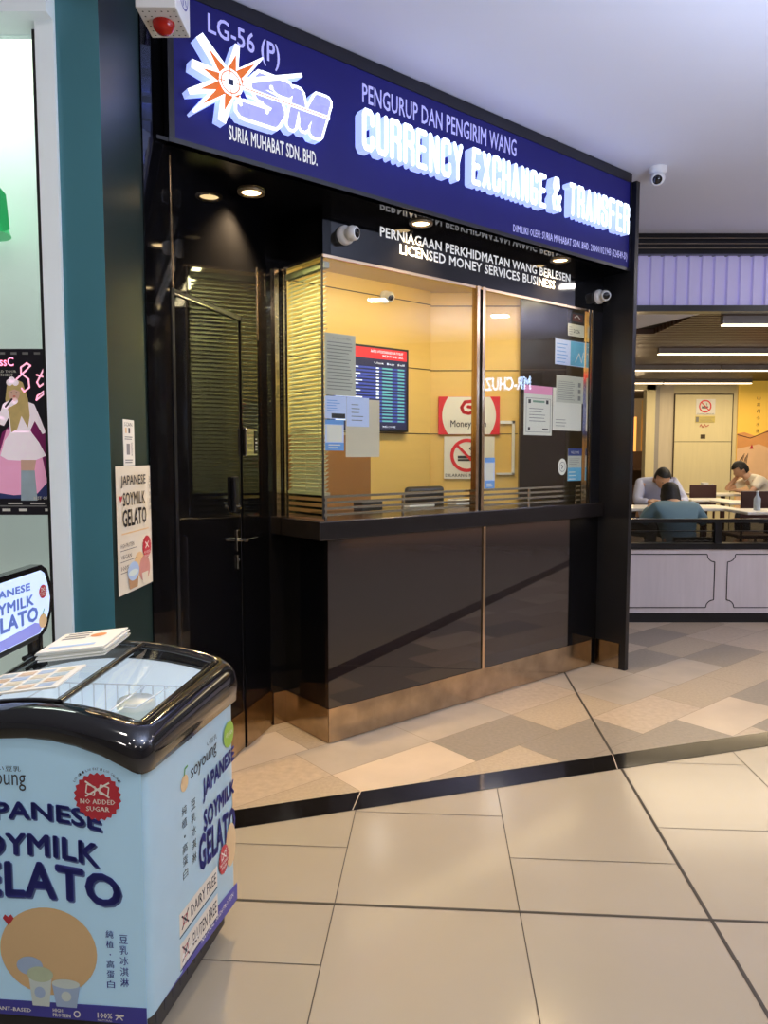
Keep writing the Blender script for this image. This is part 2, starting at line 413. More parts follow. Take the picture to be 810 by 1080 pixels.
# bay window
w = thing('window_1', None, None, KF, (1.1, .2, 1.172), kind='structure')
m = MB(clear); m.box((-.018, .010, 1.18), (1.075, .016, 2.49)); part('glass_pane', m, w)
m = MB(clear); m.box((1.15, .010, 1.18), (2.19, .016, 2.49)); part('glass_pane', m, w)
m = MB(clear_side); m.box((-.022, .018, 1.18), (-.016, .39, 2.49)); part('side_pane', m, w)
m = MB(bronze); m.box((1.078, -.012, 1.172), (1.10, .03, 2.50)); m.box((1.125, -.012, 1.172), (1.148, .03, 2.50)); part('centre_post', m, w, 'polished warm chrome post')
m = MB(rubber); m.box((1.10, .005, 1.172), (1.125, .03, 2.50)); part('post_groove', m, w)
m = MB(chrome); m.box((2.192, -.008, 1.172), (2.212, .03, 2.5)); m.box((2.228, -.008, 1.172), (2.242, .03, 2.5)); part('end_post', m, w, 'bright chrome end post')
m = MB(bronze); m.box((-.02, -.004, 2.485), (2.24, .0, 2.50)); m.box((-.024, .0, 2.488), (-.020, .40, 2.50)); part('head_strip', m, w)
m = MB(rubber); m.box((-.022, .008, 1.18), (-.014, .018, 2.49)); part('corner_joint', m, w)

# stainless rail grille behind the foot of the glass
m = MB(chrome)
for z in (1.19, 1.222, 1.254, 1.284):
    m.box((.0, .035, z), (2.19, .050, z + .013)); m.box((.0, .05, z), (.012, .39, z + .013))
for x in (.02, .55, 1.1, 1.65, 2.16): m.box((x, .05, 1.172), (x + .012, .06, 1.297))
solo('rail_grille', m, 'low polished steel rail grille along the foot of the kiosk glass', 'grille', KF)

# venetian blind in the side bay
b = thing('venetian_blind', 'cream venetian blind closed behind the side glass of the bay', 'blind', KF, (.02, .2, 1.31))
m = MB(slat_m)
z = 1.315
while z < 2.44:
    m.add([(.012, .035, z), (.034, .035, z + .017), (.034, .385, z + .017), (.012, .385, z)], [(0, 1, 2, 3)])
    z += .0215
part('slats', m, b)
m = MB(slat_m); m.box((.008, .03, 2.445), (.040, .39, 2.475)); part('head_rail', m, b)
m = MB(slat_m); m.box((.010, .03, 1.298), (.038, .39, 1.312)); part('bottom_rail', m, b)
for y in (.09, .21, .33):
    m = MB(cord_m); m.tube([(.008, y, 1.30), (.008, y, 2.46)], .0018, n=5); part('cord', m, b)
# narrow blind edge turning the corner

# ------------------------------------------------------------------ kiosk interior
m = MB(yellow_wall)
m.box((-.35, .95, .9), (1.60, 1.0, 2.70))
for z in (1.66, 2.13, 2.60): m.box((-.35, .947, z), (1.60, .95, z + .006), seam)
m.box((-.35, .93, .9), (1.02, .947, 1.64), brown_lam)
struct('wall_inner_back', m, KF)
m = MB(yellow_wall); m.box((.30, 5.56, .9), (1.38, 5.6, 2.70))
for z in (1.662, 2.13, 2.60): m.box((.30, 5.557, z), (1.0, 5.56, z + .006), seam)
struct('wall_inner_right', m)
m = MB(yellow_wall); m.box((-.37, .47, .9), (-.35, 1.0, 2.70)); struct('wall_inner_left', m, KF)
m = MB(yellow_warm); m.box((.03, .05, 2.70), (2.36, .47, 2.74)); m.box((-.37, .47, 2.70), (2.36, 1.05, 2.74)); struct('ceiling_inner', m, KF)
m = MB(oak); m.box((.03, .062, 1.10), (2.18, .38, 1.13)); 
desk = MB(counter_black); desk.box((.26, .335, 1.10), (1.75, .55, 1.172), bev=.004); solo('teller_desk', desk, 'dark teller desk inside the kiosk behind the steel rails', 'desk', KF)
m = MB(gloss_black); m.box((-.34, .47, .0), (2.36, 1.0, .9)); struct('floor_inner', m, KF)

# dark cabinet and trunking at the right of the interior
m = MB(mat('dark_cupboard', (.022, .016, .015), .25, noise=.2)); m.box((1.005, 5.50, 1.18), (1.385, 5.556, 2.69)); m.box((1.005, 5.497, 2.13), (1.385, 5.50, 2.136), seam)
solo('tall_cupboard', m, 'tall dark cupboard door at the right end of the kiosk interior', 'cupboard')
m = MB(white_paint); m.box((.865, 5.54, 1.74), (.975, 5.556, 1.762)); m.box((.955, 5.54, 1.36), (.975, 5.556, 1.762)); m.box((.84, 5.54, 1.36), (.975, 5.556, 1.375))
solo('cable_trunking', m, 'white cable trunking bent around the yellow wall beside the red sign', 'trunking')

# remittance sign and no smoking sign on the yellow wall
t = thing('remittance_sign', 'red and white remittance sign on the yellow wall inside the kiosk', 'sign', WORLD, (.63, 5.545, 1.66))
m = MB(red_m); m.box((.405, 5.535, 1.66), (.86, 5.555, 1.94)); part('board', m, t)
m = MB(paper)
def lens(cx, cz, hw, hh, y, mm, mb):
    pts = [(cx - hw + .10 * hw + .24 * hw * 0, cz - hh)]
    pts = []
    for i in range(13): a = -1 + i / 6; pts.append((cx - hw + .32 * hw * a * a * .7, cz + hh * a))
    for i in range(13): a = 1 - i / 6; pts.append((cx + hw - .32 * hw * a * a * .7, cz + hh * a))
    mb.poly(pts, y, mm)
lens(.632, 1.80, .20, .138, 5.533, None, m)
m.path([(.655, 1.905), (.60, 1.90), (.575, 1.86), (.59, 1.825), (.63, 1.815), (.665, 1.83), (.655, 1.86), (.625, 1.865)], .024, 5.531, red_m)
m.text('Moneygram', .495, 1.70, .76, 1.765, 5.531, ink, bold=.006)
part('emblem', m, t, 'white oval with red swirl and black word')
t = thing('no_smoking_sign', 'white no smoking sign below the red remittance sign in the kiosk', 'sign', WORLD, (.63, 5.545, 1.33))
m = MB(paper); m.box((.449, 5.545, 1.33), (.825, 5.556, 1.645)); part('board', m, t)
def nosmoke(mb, cx, cz, r, y, kx=1):
    mb.ring(cx, cz, r * .80, r, y - .001, red_m)
    mb.rect(cx - r * .55, cz - r * .18, cx + r * .5, cz - r * .02, y, ink); mb.rect(cx - r * .55, cz - r * .34, cx + r * .3, cz - r * .22, y, ink)
    mb.path([(cx + .25 * r, cz + .08 * r), (cx + .3 * r, cz + .3 * r), (cx + .15 * r, cz + .38 * r), (cx + .25 * r, cz + .5 * r)], r * .06, y, ink)
    mb.path([(cx - r * .62, cz + r * .62), (cx + r * .62, cz - r * .62)], r * .16, y - .002, red_m, joint=False)
m = MB(red_m); nosmoke(m, .62, 1.505, .125, 5.543); m.text('DILARANG MEROKOK', .46, 1.345, .80, 1.368, 5.543, ink, bold=.015, res=1); part('symbol', m, t)

# exchange rate screen
t = thing('rate_screen', 'exchange rate screen with red header on the yellow kiosk wall', 'screen', KF, (1.0, .93, 1.67))
m = MB(mat('screen_bezel', (.01, .01, .012), .3, noise=.05)); m.box((.66, .905, 1.67), (1.345, .944, 2.25)); part('bezel', m, t)
m = MB(screen_m); m.rect(.675, 1.685, 1.325, 2.235, .903); m.rect(.675, 2.165, 1.325, 2.235, .901, emis('screen_red', (.55, .02, .03), 1))
m.text('RATES OF EXCHANGE FOR TODAY', 1.0, 2.205, 1.29, 2.222, .899, screen_txt, res=1); m.text('WE BUY AND SELL', 1.1, 2.18, 1.29, 2.195, .899, screen_txt, res=1)
for i in range(17):
    z = 1.735 + i * .0225
    m.rect(.69, z, 1.31, z + .013, .901, screen_row)
    m.rect(.70, z + .003, .70 + .16 + .08 * ((i * 7) % 5) / 5, z + .010, .899, screen_txt)
    m.rect(1.045, z + .002, 1.07, z + .012, .899, screen_txt)
    m.rect(1.10, z + .002, 1.19, z + .012, .899, screen_teal); m.rect(1.24, z + .002, 1.30, z + .012, .899, screen_teal)
m.text('Currency', .70, 2.13, .80, 2.145, .899, screen_txt, res=1); m.text('Unit  Buy  Sell', 1.03, 2.125, 1.30, 2.143, .899, screen_txt, res=1)
m.text('WELCOME', 1.1, 1.698, 1.22, 1.710, .899, screen_txt, res=1)
part('display', m, t, 'dark blue rate table')

# office chair behind the desk
t = thing('office_chair', 'black office chair, its rounded back showing over the teller desk', 'chair', KF, (1.33, .72, .9))
m = MB(satin_black); m.box((1.15, .68, 1.06), (1.5, .74, 1.29), bev=.028); part('backrest', m, t)
m = MB(satin_black); m.tube([(1.33, .74, .96), (1.33, .74, 1.15)], .02); part('back_post', m, t)
m = MB(satin_black); m.box((1.13, .60, .96), (1.53, .70, 1.0), bev=.018); m.lathe([(.16, .0), (.16, .02), (.03, .03), (.03, .07)], (1.33, .72, .9)); part('seat', m, t)
# desk clutter
for x, y, wx, hz, mm, nm, lb, ct in [(.55, .42, .16, .05, base_black, 'card_reader', 'black card reader on the teller desk behind the left pane', 'card reader'),
                                  (1.35, .42, .14, .035, white_paint, 'cash_tray', 'white cash tray on the teller desk near the centre post', 'tray'),
                                  (.95, .44, .22, .018, paper, 'receipt_stack', 'low white stack of receipts on the teller desk', 'paper stack')]:
    m = MB(mm); m.box((x, y, 1.1725), (x + wx, y + .09, 1.1725 + hz), bev=.004)
    m.box((x + .015, y + .015, 1.1725 + hz), (x + wx - .015, y + .075, 1.1725 + hz + .003), ink_grey); solo(nm, m, lb, ct, KF)
# power sockets box near the screen: small white camera inside

# ------------------------------------------------------------------ things stuck on the glass (front glass at y .010, seen through it)
Yp = .0185
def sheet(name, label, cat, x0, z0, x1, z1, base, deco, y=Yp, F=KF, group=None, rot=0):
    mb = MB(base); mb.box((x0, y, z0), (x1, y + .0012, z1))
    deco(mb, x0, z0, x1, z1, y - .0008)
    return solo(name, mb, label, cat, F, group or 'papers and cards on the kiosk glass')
def d_grey(mb, a, b, c, d, y):
    mb.lines(a + .015, b + .03, c - .02, d - .03, y, 15, ink_grey, .25, .15)
    mb.text('TO ALL CUSTOMERS', a + .05, d - .028, c - .03, d - .018, y, ink_grey, res=1)
sheet('notice_sheet', 'tall grey notice with fine print at the top left corner of the left pane', 'notice', .0, 1.81, .195, 2.122, paper_grey, d_grey)
def d_pb(mb, a, b, c, d, y):
    mb.lines(a + .012, b + .04, c - .03, d - .012, y, 5, blue_card, .3, .4); mb.rect(a + .04, b + .004, c - .008, b + .028, y, ink)
sheet('notice_sheet', 'pale blue slip directly below the tall grey notice', 'notice', .0, 1.69, .135, 1.806, paper_blue, d_pb)
def d_qr(mb, a, b, c, d, y):
    mb.rect(a, b, c, b + (d - b) * .26, y, blue_card); mb.rect(a, d - (d - b) * .15, c, d, y, blue_card)
    mb.rect(a + .01, b + (d - b) * .28, c - .01, d - (d - b) * .17, y, paper)
    mb.lines(a + .02, b + .012, c - .02, b + .04, y - .0004, 2, paper, .4)
sheet('payment_card', 'blue and white payment card at the lower left of the left pane', 'card', .0, 1.528, .118, 1.686, paper_blue, d_qr)
def d_be(mb, a, b, c, d, y): mb.lines(a + .05, b + .16, c - .06, d - .03, y, 5, ink_grey, .22, .5)
sheet('handwritten_note', 'beige handwritten note hanging beside the payment card on the left pane', 'notice', .133, 1.495, .360, 1.798, paper_beige, d_be, y=Yp + .003)
def d_ov(mb, a, b, c, d, y): mb.lines(a + .03, b + .03, c - .03, d - .02, y, 5, ink_grey, .2, .5)
sheet('notice_sheet', 'pale blue slip overlapping the top of the beige handwritten note', 'notice', .137, 1.655, .285, 1.806, paper_blue, d_ov, y=Yp)
sheet('payment_card', 'blue and white payment card next to the centre post on the right pane', 'card', 1.186, 1.30, 1.278, 1.49, paper_blue, d_qr)
def d_pk(mb, a, b, c, d, y):
    mb.rect(a, d - .055, c, d, y, pink_card)
    mb.rect(a + .008, b + .01, c - .008, d - .065, y, paper)
    for q in ((a + .018, b + .02, a + .022, d - .08), (c - .022, b + .02, c - .018, d - .08), (a + .018, b + .02, c - .018, b + .023), (a + .018, d - .083, c - .018, d - .08)): mb.rect(q[0], q[1], q[2], q[3], y - .0004, ink_grey)
    mb.rect(a + .04, d - .115, a + .065, d - .09, y - .0004, ink); mb.rect(c - .065, d - .115, c - .04, d - .09, y - .0004, ink); mb.rect(a + .085, d - .108, c - .08, d - .095, y - .0004, mat('print_green', (.2, .35, .25), .6, noise=.05))
    mb.lines(a + .05, b + .09, c - .06, d - .13, y - .0004, 5, ink_grey, .22, .3); mb.rect(a + .04, b + .032, a + .06, b + .052, y - .0004, ink); mb.rect(c - .10, b + .035, c - .04, b + .045, y - .0004, ink)
sheet('certificate', 'framed certificate under a pink header on the right pane', 'certificate', 1.55, 1.635, 1.835, 1.955, paper, d_pk)
def d_t2(mb, a, b, c, d, y): mb.lines(a + .03, b + .03, a + .18, b + .09, y, 3, ink_grey, .2, .4)
sheet('notice_sheet', 'plain white sheet partly tucked under the photo list on the right pane', 'notice', 1.847, 1.672, 2.165, 1.955, paper, d_t2, y=Yp + .003)
def d_t1(mb, a, b, c, d, y):
    mb.lines(a + .02, b + .02, a + .21, d - .03, y, 10, ink_grey, .25, .2)
    for k in range(3): mb.rect(c - .06, b + .02 + k * .045, c - .03, b + .05 + k * .045, y, ink_grey)
sheet('notice_sheet', 'white sheet listing text and small portraits, on top at the right pane', 'notice', 1.876, 1.86, 2.175, 2.04, paper_grey, d_t1)
def d_bl(mb, a, b, c, d, y):
    mb.rect(a + .004, b + .004, (a + c) / 2, d - .012, y, paper_blue); mb.rect((a + c) / 2, b + .004, c - .004, d - .012, y, teal_card); mb.rect(a, d - .01, c, d, y, ink)
    mb.lines(a + .015, b + .015, (a + c) / 2 - .02, d - .02, y - .0004, 6, blue_card, .25, .3)
    mb.path([(a + .22, b + .03), (a + .26, b + .09), (a + .29, b + .03), (a + .31, b + .10)], .006, y - .0004, paper)
sheet('info_leaflet', 'half white half blue leaflet near the top right of the right pane', 'leaflet', 1.858, 2.109, 2.185, 2.286, paper_blue, d_bl)
def d_nu(mb, a, b, c, d, y): mb.text('2026', a + .06, b + .022, c - .05, b + .048, y, ink, bold=.03, res=1); mb.lines(a + .01, b + .01, a + .05, d - .01, y, 4, ink_grey, .3, .3)
sheet('calendar_card', 'small white number card above the blue leaflet', 'card', 1.992, 2.31, 2.172, 2.39, paper_grey, d_nu)
def d_pi(mb, a, b, c, d, y): mb.rect(a + .008, b + .01, c - .008, d - .01, y, mat('print_maroon', (.12, .03, .02), .5, noise=.3, nscale=40)); mb.path([(a + .03, b + .035), (a + .06, b + .05), (a + .09, b + .03)], .008, y - .0004, sand)
sheet('picture_sticker', 'small dark picture sticker at the very top of the right pane', 'sticker', 2.03, 2.40, 2.16, 2.468, satin_black, d_pi)
m = MB(paper); m.ell(1.955, 1.427, .046, .056, Yp, ext=.001); m.ring(1.955, 1.427, .030, .034, Yp - .0016, ink_grey); m.path([(1.945, 1.44), (1.96, 1.43), (1.95, 1.415)], .007, Yp - .0016, ink)
solo('round_sticker', m, 'white oval sticker low on the right pane', 'sticker', KF)
def d_cd(mb, a, b, c, d, y):
    mb.rect(a, d - .05, c, d, y, navy_card); mb.rect(a, b, c, b + .09, y, teal_card); mb.lines(a + .012, b + .10, c - .012, d - .06, y, 5, ink_grey, .25, .3)
    mb.text('WELCOME', a + .03, d - .035, c - .03, d - .018, y - .0004, paper, res=1); mb.lines(a + .012, b + .01, c - .05, b + .08, y - .0004, 3, paper, .25, .3)
sheet('info_leaflet', 'navy headed card next to the white oval sticker', 'leaflet', 2.016, 1.33, 2.172, 1.552, paper_grey, d_cd)

# ------------------------------------------------------------------ downlights
def downlight(x, y, z, F, label, r=.045, group=None):
    t = thing('downlight', label, 'ceiling light', F, (x, y, z), group)
    m = MB(ring_m); m.lathe([(r * 1.45, -.002), (r * 1.4, -.010), (r * 1.05, -.010), (r, -.001)], (x, y, z)); part('trim_ring', m, t)
    m = MB(lamp_warm); m.lathe([(.0005, -.004), (r, -.0035), (r, -.001)], (x, y, z)); part('lens', m, t)
    return t
downlight(-.369, .086, 2.745, KF, 'round warm downlight in the black soffit, nearest the entrance door', group='warm downlights in the soffit')
downlight(.565, -.078, 2.745, KF, 'round warm downlight in the black soffit above the left window', group='warm downlights in the soffit')
downlight(1.751, -.091, 2.745, KF, 'round warm downlight in the black soffit above the right window', group='warm downlights in the soffit')

# ------------------------------------------------------------------ CCTV cameras
def dome_cam(F, x, y, z, label, yaw=0, tilt=-25, s=1., sub='wall'):
    t = thing('security_camera', label, 'camera', F, (x, y, z), 'white security cameras')
    X = Matrix.Translation((x, y, z)) @ Matrix.Rotation(R(90), 4, 'X')
    if sub == 'ceiling': X = Matrix.Translation((x, y, z)) @ Matrix.Rotation(R(180), 4, 'X')
    m = MB(white_paint); m.lathe([(.048 * s, 0), (.048 * s, .018 * s), (.040 * s, .028 * s), (.030 * s, .034 * s), (.0005, .036 * s)], m=None, X=X); part('mount', m, t)
    Y = X @ Matrix.Translation((0, 0, .052 * s))
    Z = Matrix.Translation(Y.translation) @ Matrix.Rotation(R(yaw), 4, 'Z') @ Matrix.Rotation(R(90 - tilt), 4, 'X')
    m = MB(white_paint); m.lathe([(.0005, -.034 * s), (.02 * s, -.028 * s), (.034 * s, -.008 * s), (.038 * s, .012 * s), (.033 * s, .035 * s), (.027 * s, .040 * s)], X=Z); h = part('housing', m, t)
    m = MB(lens_m); m.lathe([(.025 * s, .0385 * s), (.021 * s, .043 * s), (.0005, .046 * s)], X=Z); part('lens', m, h, root=t)
    return t
dome_cam(KF, .112, 0, 2.612, 'white dome camera on the black fascia above the left window', yaw=20, tilt=-5)
dome_cam(KF, 2.30, 0, 2.60, 'white bullet camera on the black pillar right of the windows', yaw=-40, tilt=-10)
m = MB()
dome_cam(WORLD, 1.80, 5.02, CEIL, 'white camera hanging from the concourse ceiling by the end of the blue sign', yaw=-20, tilt=-30, s=1.25, sub='ceiling')
dome_cam(KF, 1.16, .945, 2.60, 'white dome camera on the yellow wall inside the kiosk', yaw=-15, tilt=-30, s=.9)

# ------------------------------------------------------------------ blue shop sign
sg = thing('shop_sign', 'long blue illuminated money changer sign above the kiosk', 'sign', KF, (.7, -.17, 2.745))
m = MB(sign_blue); m.box((-.875, -.20, 2.765), (2.345, -.17, 3.325)); part('sign_face', m, sg, 'deep blue face')
m = MB(sign_black); m.box((-.90, -.205, 2.745), (2.36, -.165, 2.765)); m.box((-.90, -.205, 3.325), (2.36, -.165, 3.385)); m.box((-.90, -.206, 2.765), (-.875, -.165, 3.325)); m.box((2.345, -.206, 2.765), (2.36, -.165, 3.325))
m.box((-.90, -.168, 2.765), (2.36, -.15, 3.385)); part('sign_frame', m, sg)
m = MB(lav_text); m.text('LG-56 (P)', -.722, 3.20, -.385, 3.295, -.2025, bold=.015, bot=lambda x: 3.20 - .03 * (x + .72) / .34, top=lambda x: 3.295 - .016 * (x + .72) / .34, res=3); part('unit_number', m, sg)
m = MB(white_vinyl); m.text('SURIA MUHABAT SDN. BHD.', -.636, 2.822, -.190, 2.880, -.2025, bold=.02); part('company_name', m, sg)
m = MB(lav_text); m.text('PENGURUP DAN PENGIRIM WANG', .073, 3.180, 1.184, 3.272, -.2025, bold=.012, bot=lambda x: 3.18 + .024 * (x - .07) / 1.11, top=lambda x: 3.265 + .03 * (x - .07) / 1.11); part('subtitle', m, sg)
m = MB(lav_text); m.text('DIMILIKI OLEH: SURIA MUHABAT SDN. BHD. 200001021943 (524549-D)', 1.167, 2.770, 2.325, 2.826, -.2025, bold=.018, bot=lambda x: 2.772 + .03 * (x - 1.167) / 1.16, top=lambda x: 2.826 + .036 * (x - 1.167) / 1.16, res=1); part('owner_line', m, sg)
GL = {'C': [[(1, .70), (1, .9), (.8, 1), (.2, 1), (0, .9), (0, .1), (.2, 0), (.8, 0), (1, .1), (1, .30)]],
      'U': [[(0, 1), (0, .1), (.2, 0), (.8, 0), (1, .1), (1, 1)]],
      'R': [[(0, 0), (0, 1), (.8, 1), (1, .9), (1, .62), (.8, .52), (0, .52)], [(.7, .5), (1, .4), (1, 0)]],
      'E': [[(1, 1), (0, 1), (0, 0), (1, 0)], [(0, .52), (.85, .52)]], 'N': [[(0, 0), (0, 1), (1, 0), (1, 1)]],
      'Y': [[(0, 1), (.5, .48), (1, 1)], [(.5, .48), (.5, 0)]], 'X': [[(0, 0), (1, 1)], [(0, 1), (1, 0)]],
      'H': [[(0, 0), (0, 1)], [(1, 0), (1, 1)], [(0, .5), (1, .5)]], 'A': [[(0, 0), (.5, 1), (1, 0)], [(.2, .24), (.8, .24)]],
      'G': [[(1, .76), (1, .9), (.8, 1), (.2, 1), (0, .9), (0, .1), (.2, 0), (.8, 0), (1, .1), (1, .42), (.62, .42)]],
      '&': [[(1, 0), (.15, .75), (.3, 1), (.65, 1), (.72, .76), (.05, .32), (.2, 0), (.65, 0), (1, .42)]],
      'T': [[(0, 1), (1, 1)], [(.5, 1), (.5, 0)]], 'F': [[(1, 1), (0, 1), (0, 0)], [(0, .52), (.85, .52)]],
      'S': [[(1, .7), (1, .9), (.8, 1), (.2, 1), (0, .9), (0, .62), (1, .40), (1, .1), (.8, 0), (.2, 0), (0, .1), (0, .3)]]}
def block(word, x0, x1, z0, z1, wx, wz, gap, cb):
    n = len(word); W = (x1 - x0 - gap * (n - 1)) / n
    for i, ch in enumerate(word):
        a = x0 + i * (W + gap); cb(ch, a, a + W, z0, z1)
def letter(ch, a, b, z0, z1):
    wx, wz = .0235, .028
    mb = MB(lit_white, lit_side)
    for p in GL[ch]:
        pts = [(a + wx / 2 + q[0] * (b - a - wx), z0 + wz / 2 + q[1] * (z1 - z0 - wz)) for q in p]
        mb.path(pts, wz, -.2, lit_white, .055, lit_side, wx=wx)
    part('sign_letter', mb, sg)
zz = lambda x: .03 * (x / 2.26)
for wd, a, b in (('CURRENCY', .030, .700), ('EXCHANGE', .770, 1.395), ('&', 1.445, 1.540), ('TRANSFER', 1.615, 2.262)):
    block(wd, a, b, 2.935 + zz(a), 3.128 + zz(a), .036, .042, .013, letter)
# star and SM emblem
m = MB(lit_logo, lit_side)
c0 = (-.651, 3.028)
rays = [((-.785, 3.168), .040), ((-.82, 3.05), .034), ((-.835, 2.937), .022), ((-.818, 2.865), .010), ((-.692, 2.862), .036), ((-.615, 3.188), .022), ((-.496, 3.176), .006), ((-.30, 3.168), .016), ((-.56, 3.06), .03), ((-.60, 2.95), .01)]
for (tx, tz), w_ in rays:
    dx, dz = tx - c0[0], tz - c0[1]; L = math.hypot(dx, dz); nx, nz = -dz / L, dx / L
    q_ = .033 if L < .3 else .012; m.poly([(c0[0] + nx * q_, c0[1] + nz * q_), (c0[0] - nx * q_, c0[1] - nz * q_), (tx - nx * w_ / 2, tz - nz * w_ / 2), (tx + nx * w_ / 2, tz + nz * w_ / 2)], -.2, lit_logo, .05, lit_side)
m.ell(c0[0], c0[1], .058, .058, -.201, lit_logo, ext=.05)
part('star_emblem', m, sg, 'white spiked star outlined by glow')
m = MB(orange_m)
for (tx, tz), w_ in rays:
    dx, dz = tx - c0[0], tz - c0[1]; L = math.hypot(dx, dz); ux, uz = dx / L, dz / L; nx, nz = -uz, ux
    if L > .3: continue
    k = .62 if L > .12 else .45
    m.poly([(c0[0] + ux * .052 + nx * .021, c0[1] + uz * .052 + nz * .021), (c0[0] + ux * .052 - nx * .015, c0[1] + uz * .052 - nz * .015), (c0[0] + ux * (L - .015) * max(k, .8), c0[1] + uz * (L - .015) * max(k, .8))], -.2535)
m.ring(c0[0], c0[1], .040, .0445, -.2535); 
for a in range(4):
    t_ = a * math.pi / 2 + .05; m.path([(c0[0] + .026 * math.cos(t_), c0[1] + .026 * math.sin(t_)), (c0[0] + .066 * math.cos(t_), c0[1] + .066 * math.sin(t_))], .004, -.254, joint=False)
m.rect(c0[0] - .012, c0[1] - .012, c0[0] + .012, c0[1] + .012, -.2545, navy_m)
part('star_rays', m, sg, 'orange wedges and ring')
Spath = [(-.395, 3.095), (-.53, 3.095), (-.556, 3.07), (-.535, 3.035), (-.43, 3.035), (-.41, 3.0), (-.44, 2.945), (-.595, 2.945)]
Spath = [(-.375, 3.082), (-.500, 3.082), (-.520, 3.055), (-.50, 3.022), (-.435, 3.012), (-.42, 2.980), (-.445, 2.940), (-.590, 2.940)]
Mpath = [(-.385, 2.935), (-.32, 3.095), (-.285, 2.965), (-.205, 3.095), (-.165, 3.095), (-.212, 2.935)]
Mpath2 = [[(-.355, 2.945), (-.322, 3.085)], [(-.330, 3.085), (-.315, 3.085)], [(-.312, 3.085), (-.285, 2.96)], [(-.292, 2.955), (-.212, 3.092)], [(-.20, 3.092), (-.238, 2.945)], [(-.165, 3.092), (-.215, 2.945)], [(-.205, 3.092), (-.165, 3.092)], [(-.238, 2.945), (-.215, 2.945)]]
m = MB(lit_logo, lit_side)
m.path(Spath, .090, -.2, lit_logo, .045, lit_side)
for p in Mpath2: m.path(p, .066, -.2, lit_logo, .045, lit_side)
part('monogram_outline', m, sg, 'glowing white outline of the initials')
m = MB(lit_lav); m.path(Spath, .062, -.2465)
for p in Mpath2: m.path(p, .042, -.2465)
part('monogram_fill', m, sg, 'lavender fill of the initials')
m = MB(lit_logo); m.path([(-.60, 3.027), (-.150, 3.027)], .016, -.2475, joint=False); m.path([(-.60, 3.027), (-.155, 3.027)], .004, -.2485, orange_m, joint=False)
m.path([(-.575, 3.00), (-.50, 2.995), (-.48, 2.97)], .007, -.2480); m.ell(-.478, 2.965, .009, .012, -.2482); m.ell(-.455, 3.068, .009, .010, -.2482); m.path([(-.45, 3.062), (-.42, 3.045)], .006, -.248)
part('emblem_line', m, sg)

# ------------------------------------------------------------------ glossy entrance wall with the door
m = MB(gloss_black)
m.box((-1.165, 0, 0), (-.99, .04, 3.36)); m.box((-.99, 0, 2.19), (0, .04, 2.745)); m.box((-.34, 0, 0), (0.0, .04, 2.19)); m.box((-1.165, .0, 2.745), (-.9, .04, 3.36))
struct('wall_left', m, WF)
m = MB(bronze); m.box((-.145, -.004, 2.10), (-.139, .0, 2.47)); m.box((-.972, -.003, 2.19), (-.966, .0, 2.72)); struct('trim_3', m, WF)
m = MB(steel); m.box((-.338, -.006, .004), (-.0, 0, .205)); struct('baseboard_left', m, WF)
d = thing('door_1', None, None, WF, (-.66, .02, .01), kind='structure')
m = MB(gloss_black); m.box((-.965, .004, .012), (-.362, .035, 2.165)); part('door_leaf', m, d)
m = MB(satin_black); m.box((-.988, -.004, .0), (-.966, .036, 2.188)); m.box((-.361, .010, .0), (-.343, .036, 2.188)); m.box((-.988, -.004, 2.166), (-.343, .036, 2.188)); part('door_frame', m, d)
m = MB(chrome); m.box((-.966, -.006, 2.166), (-.62, -.004, 2.172)); part('edge_strip', m, d)
m = MB(steel); m.box((-.965, -.002, .012), (-.362, .004, .205)); part('kick_plate', m, d)
m = MB(chrome); m.box((-.418, -.004, 1.03), (-.388, .004, 1.135), bev=.003); h = part('handle_plate', m, d, 'chrome lever plate')
m = MB(chrome); m.tube([(-.403, -.004, 1.085), (-.403, -.05, 1.085)], .009); m.tube([(-.405, -.05, 1.085), (-.30, -.052, 1.085)], [.010, .008]); part('lever', m, h, root=d)
m = MB(chrome); m.box((-.418, -.006, .94), (-.385, .004, 1.01), bev=.004); h = part('lock_plate', m, d, 'chrome key lock')
m = MB(lens_m); m.lathe([(.008, 0), (.008, .003), (.0005, .004)], X=Matrix.Translation((-.40, -.006, .985)) @ Matrix.Rotation(R(90), 4, 'X')); part('keyhole', m, h, root=d)
m = MB(satin_black); m.box((-.462, -.018, 1.225), (-.415, .004, 1.40), bev=.006); h = part('door_closer_box', m, d, 'black lock case')
m = MB(chrome); m.tube([(-.44, -.018, 1.25), (-.44, -.035, 1.25)], .010); part('turn_knob', m, h, root=d)
t = thing('keypad_lock', 'silver keypad lock on the glossy black wall beside the door', 'keypad', WF, (-.25, -.01, 1.50))
m = MB(chrome); m.box((-.335, -.022, 1.50), (-.205, -.001, 1.64), bev=.006); part('case', m, t)
m = MB(lens_m); m.box((-.245, -.026, 1.512), (-.212, -.021, 1.628), bev=.002); k = part('keypad', m, t)
m = MB(white_vinyl)
for i in range(4):
    for j in range(2): m.rect(-.240 + j * .012, 1.53 + i * .018, -.236 + j * .012, 1.535 + i * .018, -.0268)
part('keys', m, k, root=t)

